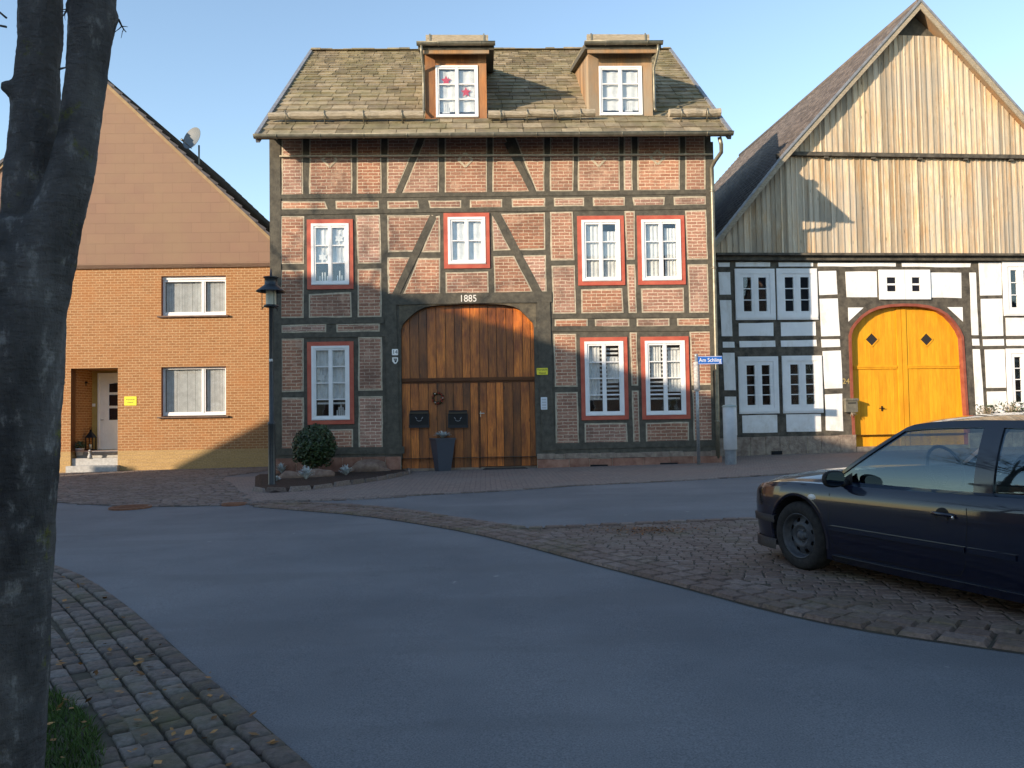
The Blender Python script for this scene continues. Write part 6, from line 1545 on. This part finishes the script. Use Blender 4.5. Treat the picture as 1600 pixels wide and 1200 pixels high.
def branches(mb, p, d, L, r, depth, rnd, up=.1, nseg=4):
    P_ = [Vector(p)]; Rr = [r]; d = Vector(d).normalized()
    for i in range(nseg):
        d = (d+Vector((rnd.gauss(0, .13), rnd.gauss(0, .13), rnd.gauss(0, .10)+up))).normalized(); P_.append(P_[-1]+d*L/nseg); Rr.append(r*(1-.55*(i+1)/nseg))
    mb.tube(P_, Rr, 7 if r > .03 else 4, cap=False)
    if depth == 0: return
    for k_ in range(rnd.randint(3, 5)):
        i = rnd.randint(1, nseg); ax_ = Vector((rnd.gauss(0, 1), rnd.gauss(0, 1), rnd.gauss(0, .6))).normalized(); nd_ = (d*.75+ax_*.75).normalized()
        branches(mb, P_[i], nd_, L*rnd.uniform(.5, .75), Rr[i]*.6, depth-1, rnd, up, 3)
rn = random.Random(5)
mb = MB()
for x, y in ((66, -245), (160, -245)):
    p = TP(x, y)
    for k_ in range(4): branches(mb, p+Vector((0, 0, -.05)), (rn.gauss(0, .5)-.25, rn.gauss(0, .5), 1), 2.4, .06, 3, rn)
mb.build('crown', MT['bark'], tree)
for (a, b_) in (((10, 28), (-25, 5)), ((10, 42), (-30, 30)), ((92, 108), (101, 105)), ((185, 30), (193, 42)), ((108, 10), (103, 20))):
    mb = MB(); p0 = TP(*a); p1 = TP(*b_); branches(mb, p0, p1-p0, (p1-p0).length*1.6, .005, 1, rn, 0, 4); mb.build('twig', MT['bark'], tree)

# ================================================================== BEHIND THE CAMERA: houses and a bare tree that shade the street, others added for reflections
sA = Vector((.781, .625, 0)); sN = Vector((.625, -.781, 0))
def SA(s, a, z): return sN*s+sA*a+Vector((0, 0, z))
TE = .42/1.61
MT['far_wall'] = mottled('cream render', (.30, .25, .18), (.36, .30, .22), 2, .9, 30, .1)
def shade_house(name, prof, a0, a1, label, mat, roofmat):  # unseen house, roofline shaped to cast the edge of the street's shade
    """prof: outline (s,z) of the gable, extruded along the sun's plan direction"""
    t_ = thing(name, SA(sum(p[0] for p in prof)/len(prof), (a0+a1)/2, 0), label, 'house')
    mb = MB(); A = [SA(s, a1, z) for s, z in prof]; B = [SA(s, a0, z) for s, z in prof]; mb.prism(A, B); mb.build('wall', mat, t_)
    mb = MB()
    for (s0, z0), (s1, z1) in zip(prof[1:-2], prof[2:-1]):
        mb.hexa([SA(s0-.0, a0-.3, z0+.02), SA(s0, a1+.3, z0+.02), SA(s1, a1+.3, z1+.02), SA(s1, a0-.3, z1+.02), SA(s0, a0-.3, z0+.2), SA(s0, a1+.3, z0+.2), SA(s1, a1+.3, z1+.2), SA(s1, a0-.3, z1+.2)])
    mb.build('roof', roofmat, t_)
    smin = min(p[0] for p in prof)+1.2; smax = max(p[0] for p in prof)-1.2; k_ = max(2, int((smax-smin)/2.6)); N3 = sA
    for i in range(k_):
        for z in (1.2, 4.0):
            s = smin+(smax-smin)*(i+.5)/k_; mb = MB(); c_ = SA(s, a1+.02, z)
            for (h0, h1, q0, q1) in ((-.5, -.42, 0, 1.4), (.42, .5, 0, 1.4), (-.42, .42, 0, .08), (-.42, .42, 1.32, 1.4), (-.04, .04, .08, 1.32)):
                mb.hexa([c_+sN*h0+Vector((0, 0, q0)), c_+sN*h1+Vector((0, 0, q0)), c_+sN*h1+sA*.05+Vector((0, 0, q0)), c_+sN*h0+sA*.05+Vector((0, 0, q0)), c_+sN*h0+Vector((0, 0, q1)), c_+sN*h1+Vector((0, 0, q1)), c_+sN*h1+sA*.05+Vector((0, 0, q1)), c_+sN*h0+sA*.05+Vector((0, 0, q1))])
            w_ = mb.build('window', MT['white'], t_); mb = MB(); mb.face([c_+sN*-.42+sA*.02, c_+sN*.42+sA*.02, c_+sN*.42+sA*.02+Vector((0, 0, 1.4)), c_+sN*-.42+sA*.02+Vector((0, 0, 1.4))]); mb.build('pane', plain('dark window', (.02, .02, .025), .1), w_)
def hz2(h, a): return h+1.5-TE*a
aF = -15.0
shade_house('brick_house', [(-27.2, -.5), (-27.2, hz2(.2, aF)), (-24.6, hz2(3.2, aF)), (-21.3, hz2(5.8, aF)), (-20.2, hz2(6.2, aF)), (-17.5, hz2(5.75, aF)), (-15.2, hz2(5.1, aF)), (-12.4, hz2(4.7, aF)), (-12.4, -.5)], -27, aF, 'brick house with a lopsided roof shaped to shade the street, outside the frame', MT['obrick'], m_rt)
aC = -19.0
shade_house('rendered_house', [(-13.6, -.5), (-13.6, hz2(4.7, aC)-.2), (-13.5, hz2(4.8, aC)), (7.9, hz2(4.7, aC)), (8.0, hz2(4.7, aC)-.2), (8, -.5)], -29, aC, 'long cream rendered house across the street, outside the frame', MT['far_wall'], m_rt)
def plain_house(x0, x1, y0, y1, he, hr, label):
    t_ = thing('reflection_house', ((x0+x1)/2, (y0+y1)/2, 0), label, 'house'); ym = (y0+y1)/2; mb = MB()
    E = [(y0, -.5), (y1, -.5), (y1, he), (ym, hr), (y0, he)]; mb.prism([Vector((x1, y, z)) for y, z in E], [Vector((x0, y, z)) for y, z in E]); mb.build('wall', MT['brick'], t_)
    mb = MB()
    for a, b_ in ((y0-.4, ym), (y1+.4, ym)):
        za = he-.3; mb.hexa([(x0-.3, a, za+.05), (x1+.3, a, za+.05), (x1+.3, b_, hr+.05), (x0-.3, b_, hr+.05), (x0-.3, a, za+.25), (x1+.3, a, za+.25), (x1+.3, b_, hr+.25), (x0-.3, b_, hr+.25)])
    mb.build('roof', m_rt, t_)
    n_ = int((x1-x0)/3)
    for i in range(n_):
        for z in (1.1, 4.0)+((6.6,) if he > 8 else ()):
            x = x0+(x1-x0)*(i+.5)/n_; mb = MB()
            for q in ((-.5, -.42, 0, 1.4), (.42, .5, 0, 1.4), (-.42, .42, 0, .08), (-.42, .42, 1.32, 1.4), (-.04, .04, .08, 1.32)): mb.box((x+q[0], y1, z+q[2]), (x+q[1], y1+.05, z+q[3]))
            w_ = mb.build('window', MT['white'], t_); mb = MB(); mb.face([(x+.42, y1+.02, z), (x-.42, y1+.02, z), (x-.42, y1+.02, z+1.4), (x+.42, y1+.02, z+1.4)]); mb.build('pane', plain('dark window', (.02, .02, .025), .1), w_)
plain_house(-34, -24, 0, 13, 4.2, 5.6, 'unseen low brick barn added to darken the car reflections')  # unseen barn, added so the car side reflects something dark
plain_house(6, 28, -26, -15, 8.6, 14, 'unseen long brick house added to darken the barn window reflections')  # unseen house, added and made tall to darken the barn panes' reflections
plain_house(29.5, 52, -22, -11, 8.4, 13.6, 'second unseen brick house added to darken the barn window reflections')  # unseen house, added to carry on the dark reflection in the panes
rn = random.Random(11)
def baretree(s, a, H, label, spread=1.0, nb=9):
    p = SA(s, a, gz(SA(s, a, 0).x)); t_ = thing('bare_tree', p, label, 'tree')
    mb = MB(); P_ = [p, p+Vector((.1, 0, H*.25)), p+Vector((-.1, .1, H*.5)), p+Vector((0, 0, H*.8))]; mb.tube(P_, [.22, .17, .12, .05], 10); mb.build('trunk', MT['bark'], t_)
    mb = MB()
    for k_ in range(nb):
        f = rn.uniform(.35, .95); q = p+Vector((0, 0, H*f*.8)); an = k_*2.4+rn.random(); branches(mb, q, (math.cos(an)*spread, math.sin(an)*spread, .75), H*.34, .075*(1.2-f*.6), 3, rn, .06)
    mb.build('crown', MT['bark'], t_)
baretree(-20.0, -7.5, 13.2, 'tall bare tree across the street, outside the left of the frame')
# ================================================================== LEAVES AND GRASS
mb = MB(); rg = random.Random(3)
for _ in range(520):
    if rg.random() < .8: x, y = rg.uniform(-3.2, -.2), rg.uniform(1.6, 5.5)
    else: x, y = rg.uniform(-4.5, -.4), rg.uniform(2, 8)
    if not poly_in((x, y), ec+[(-.2, .3), (-9, .3), (-9, 8.6)]): continue
    p = Vector((x, y, gz(x)+.045+rg.uniform(0, .01))); a = Vector((rg.gauss(0, 1), rg.gauss(0, 1), rg.gauss(0, .3))).normalized(); b_ = a.cross(Vector((rg.gauss(0, .3), rg.gauss(0, .3), 1))).normalized(); s = rg.uniform(.012, .032)
    mb.face([p-a*s, p+b_*s*.6, p+a*s, p-b_*s*.6], 0, rg.random())
mb.build('fallen_leaves', mottled('dry brown leaf', (.20, .09, .03), (.34, .19, .07), 20, .8, 0, 0, tone=.5), kind='stuff')
mb = MB()
gx0, gx1 = min(p[0] for p in gpoly), max(p[0] for p in gpoly); gy0, gy1 = min(p[1] for p in gpoly), max(p[1] for p in gpoly)
for _ in range(9000):
    x, y = rg.uniform(gx0, gx1), rg.uniform(gy0, gy1)
    if not poly_in((x, y), gpoly): continue
    p = Vector((x, y, gz(x)+.01)); h = rg.uniform(.03, .075); d = Vector((rg.gauss(0, .4), rg.gauss(0, .4), 1)).normalized(); s = Vector((rg.gauss(0, 1), rg.gauss(0, 1), 0)).normalized()*.003
    mb.face([p-s, p+s, p+d*h*.6+s*.7, p+d*h*.6-s*.7], 0, rg.random()); mb.face([p+d*h*.6-s*.7, p+d*h*.6+s*.7, p+d*h+Vector((d.x, d.y, 0))*h*.4], 0, rg.random())
mb.build('grass', mottled('grass', (.035, .075, .012), (.075, .12, .025), 12, .7, 0, 0, tone=.4), kind='stuff')
mb = MB()          # weeds in the joints and brown leaves gathered by the parking area
for _ in range(420):
    c_ = G(rg.gauss(1010, 34), rg.gauss(831, 3)); p = Vector((c_.x, c_.y, gz(c_.x)+.03)); a = Vector((rg.gauss(0, 1), rg.gauss(0, 1), rg.gauss(0, .2))).normalized(); b_ = a.cross(Vector((rg.gauss(0, .3), rg.gauss(0, .3), 1))).normalized(); s = rg.uniform(.01, .022)
    mb.face([p-a*s, p+b_*s*.6, p+a*s, p-b_*s*.6], 0, rg.random())
mb.build('leaf_litter', mottled('reddish leaf litter', (.16, .06, .025), (.26, .12, .05), 20, .8, 0, 0, tone=.5), kind='stuff')
